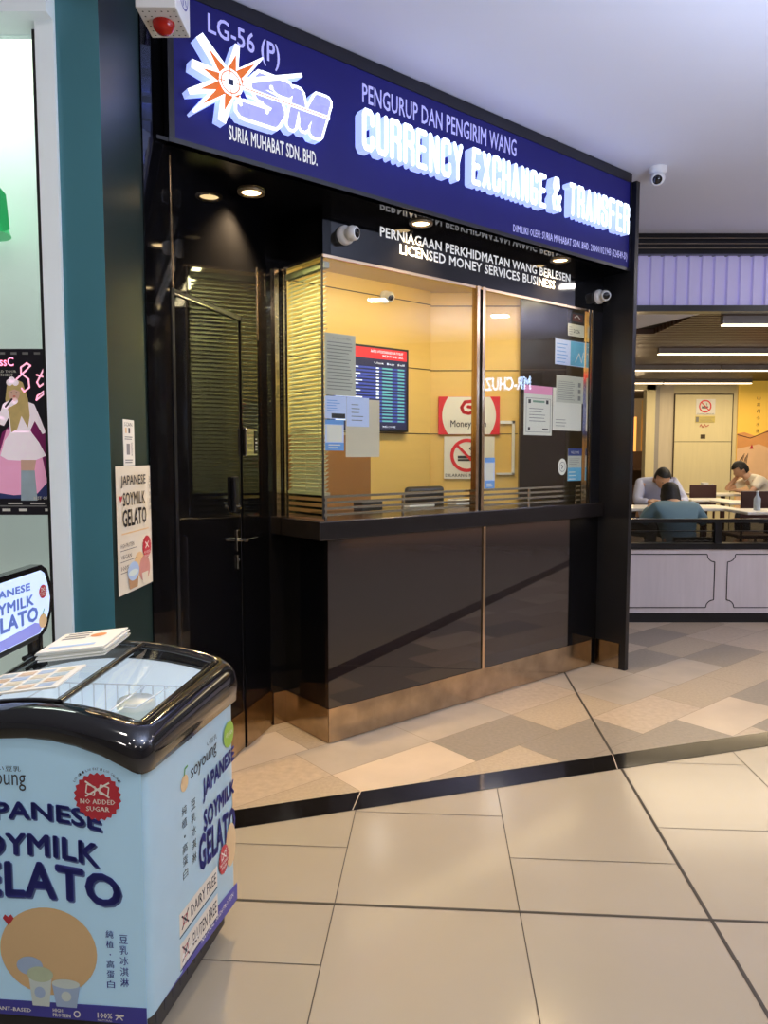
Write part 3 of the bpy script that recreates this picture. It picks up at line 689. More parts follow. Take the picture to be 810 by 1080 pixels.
# ------------------------------------------------------------------ teal column and shopfront on the left
m = MB(dark_green); m.box((-1.09, 2.57, 0), (-.925, 2.95, CEIL)); 
m = MB(dark_green)
m.box((-.39, 0, 0), (0, .145, CEIL)); m.box((-.392, .0, 0), (-.39, .145, CEIL), teal)
struct('wall_column', m, CF)
m = MB(alu); m.box((-.004, -.004, 0), (.006, .02, 2.72)); struct('trim_4', m, CF)
w = thing('window_2', None, None, WORLD, (-1.4, 2.63, 0), kind='structure')
m = MB(alu); m.box((-1.152, 2.55, 0), (-1.090, 2.66, 2.99)); part('frame_post', m, w)
m = MB(rubber); m.box((-1.185, 2.60, 0), (-1.152, 2.66, 2.93)); part('gasket', m, w)
m = MB(alu); m.box((-2.6, 2.50, 2.93), (-1.09, 2.66, 3.02)); part('head_frame', m, w)
m = MB(clear); m.box((-2.6, 2.632, 0), (-1.185, 2.638, 2.93)); part('glass_pane', m, w)
m = MB(dark_green); m.box((-2.6, 2.52, 3.02), (-1.09, 2.66, CEIL)); struct('trim_5', m)
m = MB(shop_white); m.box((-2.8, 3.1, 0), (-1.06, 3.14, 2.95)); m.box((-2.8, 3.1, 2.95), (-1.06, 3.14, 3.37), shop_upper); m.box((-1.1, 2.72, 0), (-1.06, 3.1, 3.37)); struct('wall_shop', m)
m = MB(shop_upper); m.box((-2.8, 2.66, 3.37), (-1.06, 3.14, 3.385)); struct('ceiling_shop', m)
m = MB(green_m); m.lathe([(.10, 0), (.085, .05), (.05, .14), (.012, .2), (.012, .26)], (-1.56, 2.95, 2.36)); m.tube([(-1.56, 2.95, 2.6), (-1.56, 2.95, 3.37)], .004, ink)
m.add([(-1.47, 2.92, 2.36), (-1.44, 2.92, 2.37), (-1.45, 2.92, 2.50), (-1.50, 2.92, 2.56)], [(0, 1, 2, 3)])
solo('pendant_lamp', m, 'green pendant lamp shade hanging behind the shop glass', 'lamp')

# concert poster
t = thing('concert_poster', 'concert tour poster of a blonde singer in pale pink dress on the shop glass', 'poster', WORLD, (-1.40, 2.628, 1.291))
P0, P1, PB, PT = -1.612, -1.191, 1.291, 1.875; Wp, Hp = P1 - P0, PT - PB
xp = lambda a: P0 + a * Wp
zp = lambda b: PB + b * Hp
pm_bg = mat('poster_black', (.012, .010, .018), .3, noise=.3, nscale=6); pm_mag = mat('poster_magenta', (.28, .02, .16), .4, noise=.3, nscale=9)
pm_blue = mat('poster_navy', (.04, .06, .22), .4, noise=.3, nscale=9); pm_pink = mat('poster_pink', (.80, .36, .55), .4, noise=.15, nscale=16, emit=(.8, .36, .55), es=.3)  # inks here and on the next line glow in place of light on the poster
pm_white = mat('poster_pale_pink', (.80, .70, .76), .4, noise=.12, nscale=30, emit=(.8, .7, .76), es=.35); pm_hair = mat('poster_blonde', (.62, .46, .18), .4, noise=.25, nscale=40, emit=(.6, .45, .2), es=.1)
pm_skin = mat('poster_skin', (.72, .46, .36), .4, noise=.05, emit=(.7, .45, .35), es=.12); pm_neon = emis('poster_neon_pink', (.85, .42, .55), .9); pm_boot = mat('poster_boot_blue', (.48, .62, .72), .4, noise=.1, nscale=20)
m = MB(pm_bg); m.box((P0, 2.6295, PB), (P1, 2.631, PT)); part('sheet', m, t)
Y0 = 2.6288
m = MB(pm_mag)
m.poly([(xp(.5), zp(.2)), (xp(.62), zp(.5)), (xp(.75), zp(.58)), (xp(.92), zp(.60)), (xp(1), zp(.5)), (xp(1), zp(.22))], Y0)
m.poly([(xp(.45), zp(.10)), (xp(1), zp(.10)), (xp(1), zp(.24)), (xp(.7), zp(.28)), (xp(.5), zp(.24))], Y0 - .0002, pm_blue)
m.poly([(xp(.52), zp(.14)), (xp(.56), zp(.30)), (xp(.66), zp(.52)), (xp(.86), zp(.52)), (xp(.95), zp(.36)), (xp(.99), zp(.2)), (xp(.9), zp(.13)), (xp(.7), zp(.12))], Y0 - .0004, pm_pink)
part('backdrop', m, t)
m = MB(pm_white)
m.poly([(xp(.60), zp(.36)), (xp(.64), zp(.45)), (xp(.70), zp(.51)), (xp(.86), zp(.51)), (xp(.93), zp(.44)), (xp(.985), zp(.36)), (xp(.9), zp(.335)), (xp(.78), zp(.33)), (xp(.66), zp(.335))], Y0 - .0006)
m.poly([(xp(.69), zp(.50)), (xp(.68), zp(.60)), (xp(.70), zp(.68)), (xp(.83), zp(.69)), (xp(.90), zp(.67)), (xp(.95), zp(.58)), (xp(.99), zp(.50)), (xp(.96), zp(.49)), (xp(.90), zp(.57)), (xp(.85), zp(.50))], Y0 - .0006)
m.poly([(xp(.70), zp(.67)), (xp(.62), zp(.60)), (xp(.60), zp(.55)), (xp(.64), zp(.54)), (xp(.69), zp(.60))], Y0 - .0007)
m.path([(xp(.62), zp(.58)), (xp(.66), zp(.66)), (xp(.74), zp(.69))], .022, Y0 - .0010)
m.poly([(xp(.77), zp(.335)), (xp(.77), zp(.26)), (xp(.88), zp(.26)), (xp(.90), zp(.335))], Y0 - .0007, pm_skin)
m.poly([(xp(.77), zp(.27)), (xp(.76), zp(.08)), (xp(.90), zp(.08)), (xp(.885), zp(.27))], Y0 - .0008, pm_boot)
m.poly([(xp(.70), zp(.50)), (xp(.69), zp(.60)), (xp(.66), zp(.70)), (xp(.68), zp(.79)), (xp(.75), zp(.82)), (xp(.81), zp(.80)), (xp(.85), zp(.70)), (xp(.86), zp(.60)), (xp(.84), zp(.53)), (xp(.79), zp(.60)), (xp(.75), zp(.52))], Y0 - .0008, pm_hair)
m.ell(xp(.735), zp(.735), .020, .026, Y0 - .0010, pm_skin); m.poly([(xp(.685), zp(.745)), (xp(.70), zp(.79)), (xp(.76), zp(.795)), (xp(.785), zp(.745)), (xp(.74), zp(.76))], Y0 - .0011, pm_hair)
for a in (.715, .755): m.ell(xp(a), zp(.738), .0035, .0022, Y0 - .0012, ink, n=8)
m.ell(xp(.737), zp(.717), .005, .002, Y0 - .0012, red_m, n=8); m.path([(xp(.66), zp(.655)), (xp(.715), zp(.70))], .007, Y0 - .0013, ink)
for a, b_ in ((.70, .80), (.72, .815), (.75, .80)): m.ell(xp(a), zp(b_), .012, .012, Y0 - .0012, pm_white, n=10)
part('singer', m, t, 'blonde singer in pale pink ruffled dress holding a microphone')
m = MB(pm_neon)
m.text('JessC', xp(.555), zp(.882), xp(.74), zp(.95), Y0 - .001, pm_neon, bold=.01, res=3)
m.text('WORLD TOUR', xp(.535), zp(.858), xp(.76), zp(.873), Y0 - .001, paper, bold=.03, res=1); m.text('CONCERT', xp(.585), zp(.837), xp(.73), zp(.852), Y0 - .001, paper, bold=.03, res=1)
m.path([(xp(.76), zp(.82)), (xp(.84), zp(.87)), (xp(.88), zp(.90)), (xp(.85), zp(.915)), (xp(.80), zp(.89)), (xp(.80), zp(.855)), (xp(.86), zp(.82)), (xp(.865), zp(.77)), (xp(.82), zp(.745)), (xp(.80), zp(.765))], .006, Y0 - .001)
m.path([(xp(.99), zp(.88)), (xp(.93), zp(.80)), (xp(.95), zp(.775)), (xp(1.0), zp(.80))], .006, Y0 - .001); m.path([(xp(1.), zp(.83)), (xp(.93), zp(.845))], .006, Y0 - .001); m.path([(xp(1.), zp(.74)), (xp(.92), zp(.695)), (xp(.93), zp(.72)), (xp(1.), zp(.755))], .006, Y0 - .001)
m.path([(xp(.5), zp(.78)), (xp(.53), zp(.80)), (xp(.5), zp(.83))], .006, Y0 - .001)
for i in range(10): m.rect(xp(.04 + i * .097), zp(.966), xp(.09 + i * .097), zp(.980), Y0 - .001, ink_grey)
m.text('BEST OF', xp(.87), zp(.093), xp(.985), zp(.112), Y0 - .001, paper, bold=.03, res=1); m.text('EUPHONIA', xp(.40), zp(.125), xp(.565), zp(.145), Y0 - .0012, paper, bold=.03, res=1)
part('lettering', m, t); m = MB(pm_bg)
m.rect(P0, zp(0), P1, zp(.088), Y0 - .0009, pm_bg)
for i in range(5): m.rect(xp(.08 + i * .19), zp(.066), xp(.2 + i * .19), zp(.074), Y0 - .0012, paper)
m.rect(xp(.02), zp(.05), xp(.98), zp(.058), Y0 - .0012, ink_grey)
for a in (.12, .40, .60, .74, .96): m.rect(xp(a), zp(.022), xp(a + .07), zp(.038), Y0 - .0012, paper)
part('credits_strip', m, t)

# posters on the column
t = thing('gelato_poster', 'cream soymilk gelato poster taped to the dark green column', 'poster', CF, (-.195, -.003, 1.0))
m = MB(sand)
N = 10
gz = lambda a: [( -.362 + .332 * a)]
vs = []; fs = []
for i in range(N + 1):
    for j in range(N + 1):
        a, b_ = i / N, j / N; vs.append((-.362 + .332 * a, -.004 - .003 * (1 - b_) * math.sin(a * 2.6 + .2), 1.002 + .462 * b_))
for i in range(N):
    for j in range(N): q = i * (N + 1) + j; fs.append((q, q + N + 1, q + N + 2, q + 1))
m.add(vs, fs, smooth=True); part('sheet', m, t)
yq = -.0078
m = MB(ink)
m.text('JAPANESE', -.325, 1.385, -.09, 1.43, yq, bold=.01); m.text('SOYMILK', -.310, 1.320, -.10, 1.368, yq, bold=.01); m.text('GELATO', -.315, 1.245, -.09, 1.305, yq, bold=.02)
m.rect(-.33, 1.218, -.07, 1.223, yq, tan_m)
for i, s_ in enumerate(('HIGH PROTEIN', 'VEGAN', '100%')): m.text(s_, -.34, 1.170 - i * .04, -.34 + .12 - .025 * i, 1.185 - i * .04, yq, res=1); m.rect(-.345, 1.160 - i * .04, -.19, 1.162 - i * .04, yq)
m.burst(-.092, 1.15, .045, yq, badge_red); m.path([(-.11, 1.17), (-.075, 1.145)], .005, yq - .001, paper, joint=False); m.path([(-.11, 1.145), (-.075, 1.17)], .005, yq - .001, paper, joint=False); m.text('NO ADDED', -.122, 1.125, -.062, 1.135, yq - .001, paper, res=1); m.text('SUGAR', -.112, 1.112, -.072, 1.121, yq - .001, paper, res=1)
m.poly([(-.33, 1.335), (-.345, 1.352), (-.338, 1.36), (-.33, 1.353), (-.322, 1.36), (-.315, 1.352)], yq, badge_red)
for i, s_ in enumerate('豆乳冰淇淋'): m.text(s_, -.058, 1.40 - i * .028, -.040, 1.42 - i * .028, yq, ink_grey, res=1)
part('lettering', m, t)
m = MB(tan_m); m.ell(-.17, 1.095, .05, .045, yq + .0002); m.ell(-.12, 1.07, .055, .05, yq - .0002, mat('print_pink_scoop', (.55, .25, .22), .6, noise=.15, nscale=30))
m.poly([(-.285, 1.07), (-.27, 1.012), (-.195, 1.012), (-.18, 1.07)], yq - .0006, mat('cup_brown', (.42, .24, .12), .6, noise=.2, nscale=30)); m.ell(-.232, 1.075, .055, .035, yq - .0008, cupb); m.ell(-.232, 1.070, .045, .012, yq - .001, cupw)
m.poly([(-.15, 1.055), (-.14, 1.012), (-.095, 1.012), (-.085, 1.055)], yq - .0007, sand)
part('gelato_cups', m, t, 'printed gelato cups')
t = thing('price_slip', 'narrow white payment slip stuck above the gelato poster', 'notice', CF, (-.23, -.003, 1.466))
m = MB(paper); m.box((-.280, -.003, 1.466), (-.180, -.001, 1.632)); part('sheet', m, t)
m = MB(ink_grey); m.text('SCAN', -.27, 1.608, -.20, 1.622, -.0036, ink, res=1); m.rect(-.265, 1.583, -.25, 1.603, -.0036, tan_m); m.rect(-.235, 1.583, -.22, 1.603, -.0036, ink); m.lines(-.27, 1.56, -.19, 1.575, -.0036, 2); m.rect(-.255, 1.505, -.225, 1.545, -.0036); m.text('90203', -.215, 1.50, -.200, 1.552, -.0036, ink, res=1); m.lines(-.27, 1.475, -.19, 1.492, -.0036, 2)
part('print', m, t)

# fire alarm box
t = thing('fire_alarm_box', 'white perforated alarm box with a red lamp at the top left of the sign', 'alarm', WORLD, (-.73, 2.53, 2.92))
m = MB(white_paint); m.box((-.79, 2.46, 2.92), (-.66, 2.635, 3.14), bev=.004)
for i in range(6):
    for j in range(6):
        if (i - 2.5) ** 2 + (j - 2.5) ** 2 < 4.5: continue
        x, y = -.775 + i * .02, 2.48 + j * .027; m.add([(x, y, 2.9195), (x, y + .006, 2.9195), (x + .005, y + .006, 2.9195), (x + .005, y, 2.9195)], [(0, 1, 2, 3)], ink)
part('case', m, t)
m = MB(mat('red_lens', (.30, .008, .005), .2, noise=.2, nscale=80, emit=(.4, .01, .0), es=.12)); m.lathe([(.0005, -.035), (.022, -.030), (.033, -.018), (.036, -.003), (.036, 0)], (-.725, 2.548, 2.92)); part('beacon', m, t, 'round ribbed red lamp')
m = MB(fr_navy)
EX = Matrix.Translation((-.6595, 2.548, 3.03)) @ Matrix.Rotation(R(90), 4, 'Z')
b_ = MB(fr_navy); b_.ring(0, 0, .058, .064, 0, fr_navy); b_.ring(0, 0, .030, .033, 0, fr_navy)
for k in range(8): a = k * math.pi / 4; b_.path([(.036 * math.cos(a), .036 * math.sin(a)), (.054 * math.cos(a), .054 * math.sin(a))], .01, 0, fr_navy, joint=False)
b_.path([(-.015, -.01), (0, .018), (.015, -.01), (-.015, -.01)], .005, 0, fr_navy)
for f_, k_ in zip(b_.f, b_.mi): m.add([EX @ b_.v[i] for i in f_], [list(range(len(f_)))], b_.mats[k_])
part('emblem', m, t, 'blue round emblem')
m = MB(alu); m.box((-.925, 2.54, 3.05), (-.79, 2.58, 3.09)); part('bracket', m, t)

# ------------------------------------------------------------------ chest freezer
fz = thing('chest_freezer', 'pale blue gelato chest freezer with black moulded rim and glass sliding lids', 'freezer', ZF, (-.285, .29, 0))
def rrect(x0, x1, y0, y1, r, n=6):
    pts = []
    for cx, cy, a0 in ((x1 - r, y0 + r, -90), (x1 - r, y1 - r, 0), (x0 + r, y1 - r, 90), (x0 + r, y0 + r, 180)):
        for k in range(n + 1): a = R(a0 + 90 * k / n); pts.append((cx + r * math.cos(a), cy + r * math.sin(a)))
    out = []
    K = 8
    for i in range(len(pts)):
        a, b2 = pts[i], pts[(i + 1) % len(pts)]; out.append(a)
        if (i + 1) % (n + 1) == 0:
            for k in range(1, K): out.append((a[0] + (b2[0] - a[0]) * k / K, a[1] + (b2[1] - a[1]) * k / K))
    return out
warp = lambda x, y: (x + .08 * y * (1 if x > -.285 else -1) * abs(x + .285) / .285, y)
def zt(x, y): return .895 - .062 * ((x + .285) / .30) ** 2 + .03 * (y / .57)
def zb(x, y): return .745 + .078 * max(0, 1 - ((x + .285) / .285) ** 2) * max(0, 1 - y * 12) - 0
def ringat(x0, x1, y0, y1, r, zf):
    return [(*warp(x, y), zf(x, y)) for x, y in rrect(x0, x1, y0, y1, r)]
m = MB(fr_side)
m.rings([ringat(-.572, .002, 0, .57, .035, lambda x, y: .125), ringat(-.572, .002, 0, .57, .035, lambda x, y: .80 if False else zb(x, y) + .02)], smooth=True, cap0=True)
part('cabinet', m, fz, 'pale blue sticker-wrapped cabinet')
m = MB(base_black); m.rings([ringat(-.55, -.02, .025, .55, .03, lambda x, y: .035), ringat(-.55, -.02, .02, .55, .03, lambda x, y: .125)], cap0=True)
for i in range(9):
    y = .08 + i * .045; x = warp(-.02, y)[0]; m.box((x - .002, y, .06), (x + .001, y + .02, .11), ink)
bp = part('base_grille', m, fz, 'black vented base')
for x, y in ((-.5, .08), (-.07, .08), (-.5, .5), (-.05, .5)):
    m = MB(base_black); m.tube([(x - .012, y, .020), (x + .012, y, .020)], .020, n=14); part('castor', m, bp, root=fz)
# rim
m = MB(abs_black)
m.rings([ringat(-.575, .006, -.004, .574, .038, lambda x, y: zb(x, y)),
         ringat(-.585, .016, -.014, .584, .045, lambda x, y: zb(x, y) + .004),
         ringat(-.588, .020, -.016, .586, .048, lambda x, y: zb(x, y) * .55 + zt(x, y) * .45),
         ringat(-.580, .014, -.006, .580, .048, lambda x, y: zt(x, y) - .022),
         ringat(-.566, .002, .012, .566, .045, lambda x, y: zt(x, y) - .004),
         ringat(-.545, -.018, .040, .548, .040, lambda x, y: zt(x, y) + .001),
         ringat(-.530, -.030, .058, .535, .035, lambda x, y: zt(x, y) - .003),
         ringat(-.528, -.032, .060, .533, .034, lambda x, y: zt(x, y) - .05)], smooth=True)
part('rim', m, fz, 'glossy black moulded rim')
m = MB(liner)
m.rings([ringat(-.528, -.032, .060, .533, .034, lambda x, y: .78), ringat(-.52, -.04, .07, .525, .03, lambda x, y: .40)], cap1=False)
m.add([(-.54, .06, .42), (-.02, .06, .42), (-.0, .53, .42), (-.56, .53, .42)], [(0, 1, 2, 3)]); part('liner', m, fz)
m = MB(liner); m.rings([ringat(-.528, -.032, .060, .533, .034, lambda x, y: .78), ringat(-.530, -.030, .058, .535, .034, lambda x, y: zt(x, y) - .045)]); part('liner_lip', m, fz)
def patch(mb, x0, x1, y0, y1, dz, mm=None, n=8):
    vs = [(*warp(x0 + (x1 - x0) * i / n, y0 + (y1 - y0) * j / n), zt(x0 + (x1 - x0) * i / n, y0 + (y1 - y0) * j / n) + dz) for i in range(n + 1) for j in range(n + 1)]
    mb.add(vs, [(i * (n + 1) + j, (i + 1) * (n + 1) + j, (i + 1) * (n + 1) + j + 1, i * (n + 1) + j + 1) for i in range(n) for j in range(n)], mm, True)
for nm, a, b2, dz in (('right', -.25, -.035, -.010), ('left', -.525, -.235, -.002)):
    m = MB(lidglass); patch(m, a, b2, .062, .53, dz); lid = part('sliding_lid', m, fz)
    m = MB(abs_black)
    for xx in (a, b2):
        m.tube([(*warp(xx, y), zt(xx, y) + dz) for y in [.062 + .468 * k / 6 for k in range(7)]], .008, n=6)
    for yy in (.066, .527): m.tube([(*warp(x, yy), zt(x, yy) + dz) for x in [a + (b2 - a) * k / 6 for k in range(7)]], .006, n=6)
    part('lid_frame', m, lid, root=fz)
m = MB(wire_m)
def wire(*p): m.tube(p, .0022, n=5)
for z in (.80, .70, .60):
    wire((-.50, .09, z), (-.06, .09, z)); wire((-.06, .09, z), (-.045, .50, z)); wire((-.50, .50, z), (-.045, .50, z)); wire((-.50, .09, z), (-.50, .50, z))
wire((-.20, .09, .80), (-.185, .30, .80), (-.15, .30, .80), (-.13, .50, .80))
for k in range(12):
    x = -.49 + k * .038; wire((x, .09, .80), (x, .09, .58)); wire((x, .50, .80), (x, .50, .58)); wire((x, .09, .58), (x, .50, .58))
wire((-.21, .09, .80), (-.21, .09, .58)); wire((-.21, .09, .80), (-.21, .50, .80)); wire((-.21, .09, .62), (-.21, .50, .80)); wire((-.21, .50, .80), (-.21, .09, .60))
part('wire_basket', m, fz, 'white wire basket')

# front sticker
yf = -.0030
m = MB(fr_blue)
pts = [(-.567, .12), (.0, .12)] + [(x, zb(x, 0) + .006) for x in [-.567 * k / 12 for k in range(13)]]
m.poly(pts, yf + .0012); m.poly([(-.567, .12), (0, .12), (0, .165), (-.567, .155)], yf, fr_navy)
st_ = part('front_sticker', m, fz, 'pale blue front with navy foot band')
m = MB(txt_navy)
def arc(z0, k): return lambda x: z0 - k * (x + .28) ** 2
for dx, dz, yy, mm, in ((.004, -.004, yf - .0005, txt_shadow), (0, 0, yf - .001, txt_navy)):
    m.text('JAPANESE', -.457 + dx, 0, -.103 + dx, 1, yy, mm, bold=.03, bot=arc(.614 + dz, .72), top=arc(.667 + dz, .6), res=3)
    m.text('SOYMILK', -.450 + dx, 0, -.112 + dx, 1, yy, mm, bold=.03, bot=arc(.536 + dz, .75), top=arc(.588 + dz, .62), res=3)
    m.text('GELATO', -.500 + dx, 0, -.060 + dx, 1, yy, mm, bold=.035, bot=arc(.430 + dz, .28), top=arc(.516 + dz, .62), res=3)
part('title_lettering', m, st_, 'navy Japanese Soymilk Gelato lettering', root=fz); m = MB(ink)
m.text('soyoung', -.425, .695, -.289, .735, yf - .001, ink, bold=0, res=3)
m.text('い豆乳', -.36, .742, -.30, .756, yf - .001, ink, res=1)
part('logo_lettering', m, st_, root=fz); m = MB(txt_navy)
for i, s_ in enumerate('純植・高蛋白'): m.text(s_, -.098, .338 - i * .0255, -.079, .357 - i * .0255, yf - .001, txt_navy, bold=.01, res=1) if s_ != '・' else m.ell(-.088, .347 - i * .0255, .002, .002, yf - .001, txt_navy, n=8)
part('vertical_lettering', m, st_, root=fz); m = MB(txt_navy)
for i, s_ in enumerate('豆乳冰淇淋'): m.text(s_, -.064, .326 - i * .0275, -.043, .348 - i * .0275, yf - .001, txt_navy, bold=.01, res=1)
part('vertical_lettering', m, st_, root=fz); m = MB(paper)
m.text('PLANT-BASED', -.40, .131, -.297, .141, yf - .001, paper, bold=.03, res=1); part('band_claim', m, st_, root=fz); m = MB(paper); m.text('HIGH', -.240, .137, -.215, .146, yf - .001, paper, bold=.03, res=1); m.text('PROTEIN', -.240, .125, -.195, .134, yf - .001, paper, bold=.03, res=1)
m.ring(-.178, .136, .006, .009, yf - .001, paper, n=12); part('band_claim', m, st_, root=fz); m = MB(paper)
m.text('100%', -.125, .131, -.088, .145, yf - .001, paper, bold=.03, res=1); m.text('NATURAL', -.125, .123, -.088, .128, yf - .001, paper, res=1)
m.path([(-.078, .13), (-.07, .14), (-.062, .13)], .003, yf - .001, paper); m.ell(-.075, .141, .006, .003, yf - .001, paper, n=8); m.ell(-.063, .141, .006, .003, yf - .001, paper, n=8)
part('band_claim', m, st_, root=fz)
def badge(mb, cx, cz, r, y, rx=1.):
    mb.burst(cx, cz, r, y, badge_red, rx=rx); y -= .0005
    for k in (-.28, .28):
        q = [(cx + rx * (k - .2) * r, cz + .15 * r), (cx + rx * (k + .15) * r, cz + .05 * r), (cx + rx * (k + .2) * r, cz + .4 * r), (cx + rx * (k - .15) * r, cz + .5 * r)]
        mb.path(q + [q[0]], r * .05, y, paper, joint=False)
    mb.path([(cx - rx * .5 * r, cz + .0 * r), (cx + rx * .5 * r, cz + .6 * r)], r * .07, y, paper, joint=False); mb.path([(cx - rx * .5 * r, cz + .62 * r), (cx + rx * .5 * r, cz - .02 * r)], r * .07, y, paper, joint=False)
    mb.text('NO ADDED', cx - rx * .72 * r, cz - .30 * r, cx + rx * .72 * r, cz - .10 * r, y, paper, bold=.03, res=1); mb.text('SUGAR', cx - rx * .48 * r, cz - .60 * r, cx + rx * .48 * r, cz - .40 * r, y, paper, bold=.03, res=1)
m = MB(badge_red); badge(m, -.108, .690, .060, yf - .0016)
s_ = 'LOW GI - LOW FAT - LOW CALORIE'
for i, ch in enumerate(s_):
    a = R(148 - 118 * i / len(s_)); 
    if ch != ' ': m.text(ch, -.108 + .068 * math.cos(a) - .0022, .690 + .068 * math.sin(a) - .003, -.108 + .068 * math.cos(a) + .0022, .690 + .068 * math.sin(a) + .003, yf - .001, ink, res=1, rot=a - math.pi / 2)
part('sugar_badge', m, st_, 'red serrated no added sugar badge', root=fz)
m = MB(cupw)
m.ell(-.247, .292, .125, .112, yf - .0004, tan_m, n=40)
m.poly([(-.30, .228), (-.292, .150), (-.248, .150), (-.24, .228)], yf - .0014, cupw); m.ell(-.27, .232, .034, .02, yf - .0015, gel); m.ell(-.296, .252, .034, .024, yf - .0012, cupb); m.ell(-.272, .185, .014, .015, yf - .0016, cupb)
m.poly([(-.240, .210), (-.230, .152), (-.178, .152), (-.168, .210)], yf - .0014, cupb); m.ell(-.204, .212, .036, .012, yf - .0015, cupw); m.ell(-.204, .18, .013, .013, yf - .0016, cupw)
m.poly([(-.347, .352), (-.362, .370), (-.356, .380), (-.348, .374), (-.340, .381), (-.333, .371)], yf - .001, badge_red)
part('cup_picture', m, st_, 'printed gelato cups', root=fz)

# side sticker (flank frame expressed in freezer frame)
S2F = ZF.inverted() @ ZS
def side_part(name, mb, parent, label=None):
    mb.v = [S2F @ v for v in mb.v]; return part(name, mb, parent, label, root=fz)
ys = -.0045
m = MB(fr_side); m.poly([(.02, .125), (.50, .095), (.535, .095), (.535, .150), (.3, .172), (.02, .205)], ys + .001, fr_navy); ss = side_part('side_band', m, fz, 'navy foot band on the flank')
m = MB(txt_navy)
m.text('soyoung', .225, .60, .395, .665, ys, ink, res=2, bot=lambda x: .612 + .06 * (x - .225), top=lambda x: .65 + .07 * (x - .225)); m.text('い豆乳', .33, .672, .40, .688, ys, ink, res=1)
m.ell(.187, .630, .022, .022, ys, tan_m); m.path([(.187, .652), (.19, .668), (.205, .67)], .005, ys - .0003, leafg)
side_part('side_logo', m, ss); m = MB(txt_navy)
m.text('JAPANESE', .300, .522, .522, .590, ys, bold=.04, bot=lambda x: .522 + .026 * (x - .31) / .24, top=lambda x: .588 + .014 * (x - .31) / .24); m.text('SOYMILK', .302, .44, .520, .495, ys, bold=.04, bot=lambda x: .436 + .02 * (x - .31) / .24, top=lambda x: .495)
m.text('GELATO', .268, .33, .524, .43, ys, bold=.045, bot=lambda x: .336 - .012 * (x - .28) / .27, top=lambda x: .432 - .03 * (x - .28) / .27)
side_part('side_title', m, ss); m = MB(ink)
for i, c_ in enumerate('純植・高蛋白'): m.text(c_, .168, .545 - i * .035, .196, .57 - i * .035, ys, ink, res=1) if c_ != '・' else m.ell(.182, .555 - i * .035, .004, .004, ys, ink, n=8)
side_part('side_column', m, ss); m = MB(ink)
for i, c_ in enumerate('豆乳冰淇淋'): m.text(c_, .222, .535 - i * .038, .250, .562 - i * .038, ys, ink, res=1)
side_part('side_column', m, ss); m = MB(ink)
for z0, z1, s_ in ((.228, .290, 'DAIRY FREE'), (.137, .205, 'GLUTEN FREE')):
    m.rect(.142, z0, .385, z1, ys + .0004, sand); m.rect(.142, z0 - .006, .385, z0 - .002, ys + .0004, ink)
    m.text(s_, .21, z0 + .015, .375, z1 - .015, ys, ink, bold=.01, res=1); m.path([(.155, z0 + .012), (.195, z1 - .012)], .005, ys, ink, joint=False); m.path([(.155, z1 - .012), (.195, z0 + .012)], .005, ys, ink, joint=False); m.path([(.163, z0 + .02), (.187, z0 + .02), (.187, z1 - .02), (.163, z1 - .02), (.163, z0 + .02)], .003, ys, badge_red)
side_part('side_claims', m, ss, 'cream dairy free and gluten free labels'); m = MB(paper)
m.text('NATURAL  HIGH PROTEIN', .27, .125, .50, .14, ys - .0006, paper, res=1); m.ell(.16, .165, .007, .007, ys - .0006, paper, n=10); m.ell(.16, .145, .007, .007, ys - .0006, paper, n=10); m.rect(.18, .162, .25, .166, ys - .0006, paper); m.rect(.18, .143, .25, .147, ys - .0006, paper)
side_part('side_band_lettering', m, ss)
m = MB(badge_red); badge(m, .432, .283, .046, ys - .0008, .8); side_part('side_badge', m, ss, 'red serrated badge'); m = MB(tan_m); m.ell(.487, .300, .038, .068, ys - .0004, tan_m); side_part('side_print', m, ss); m = MB(limeg); m.ell(.485, .652, .038, .040, ys - .0006, limeg); m.text('VEGAN', .460, .646, .512, .660, ys - .0012, sand, res=1)
side_part('side_sticker', m, ss, 'lime green round sticker')

# illuminated header sign on the freezer
t = thing('lightbox_sign', 'black framed illuminated gelato sign standing on the back of the freezer', 'sign', ZF @ Matrix.Translation((-.545, 0, 0)) @ Matrix.Rotation(R(90), 4, 'Z'), (.29, 0, .887))
def tv(x0, x1, z0, z1, r):
    return [(x, z) for x, z in rrect(x0, x1, z0, z1, r)]
out = [(.05, .925), (.48, .945), (.515, .965), (.545, 1.02), (.555, 1.06), (.545, 1.10), (.525, 1.15), (.495, 1.168), (.05, 1.155), (.03, 1.04)]
inn = [(.065, .942), (.475, .960), (.500, .975), (.528, 1.02), (.536, 1.06), (.528, 1.095), (.510, 1.140), (.488, 1.152), (.065, 1.138), (.048, 1.04)]
m = MB(abs_black); m.poly(out, .02, None, .035); m.poly(out[::-1], .02, None); part('case', m, t)
lbw = mat('lightbox_face', (.55, .68, .9), .4, noise=.03, emit=(.55, .70, .95), es=.55); m = MB(lbw); m.poly(inn, -.0155); m.poly([(.066, .944), (.475, .962), (.49, .985), (.45, .998), (.30, .984), (.066, .975)], -.0158, mat('lightbox_violet', (.2, .22, .55), .4, noise=.1, emit=(.2, .22, .6), es=.5)); f_ = part('lit_face', m, t, 'glowing pale blue face')
lbt = mat('lightbox_letters', (.16, .24, .55), .4, noise=.05, emit=(.16, .24, .55), es=.35); m = MB(lbt)
m.text('JAPANESE', .20, 1.095, .43, 1.122, -.0162, bold=.04, res=2); m.text('SOYMILK', .20, 1.055, .445, 1.085, -.0162, bold=.04, res=2); m.text('GELATO', .19, 1.004, .465, 1.045, -.0162, bold=.045, res=2)
badge(m, .497, 1.085, .022, -.0164); m.ell(.492, .995, .022, .022, -.0163, tan_m); m.path([(.492, 1.015), (.50, 1.03)], .004, -.0164, leafg)
part('lettering', m, f_, root=t)
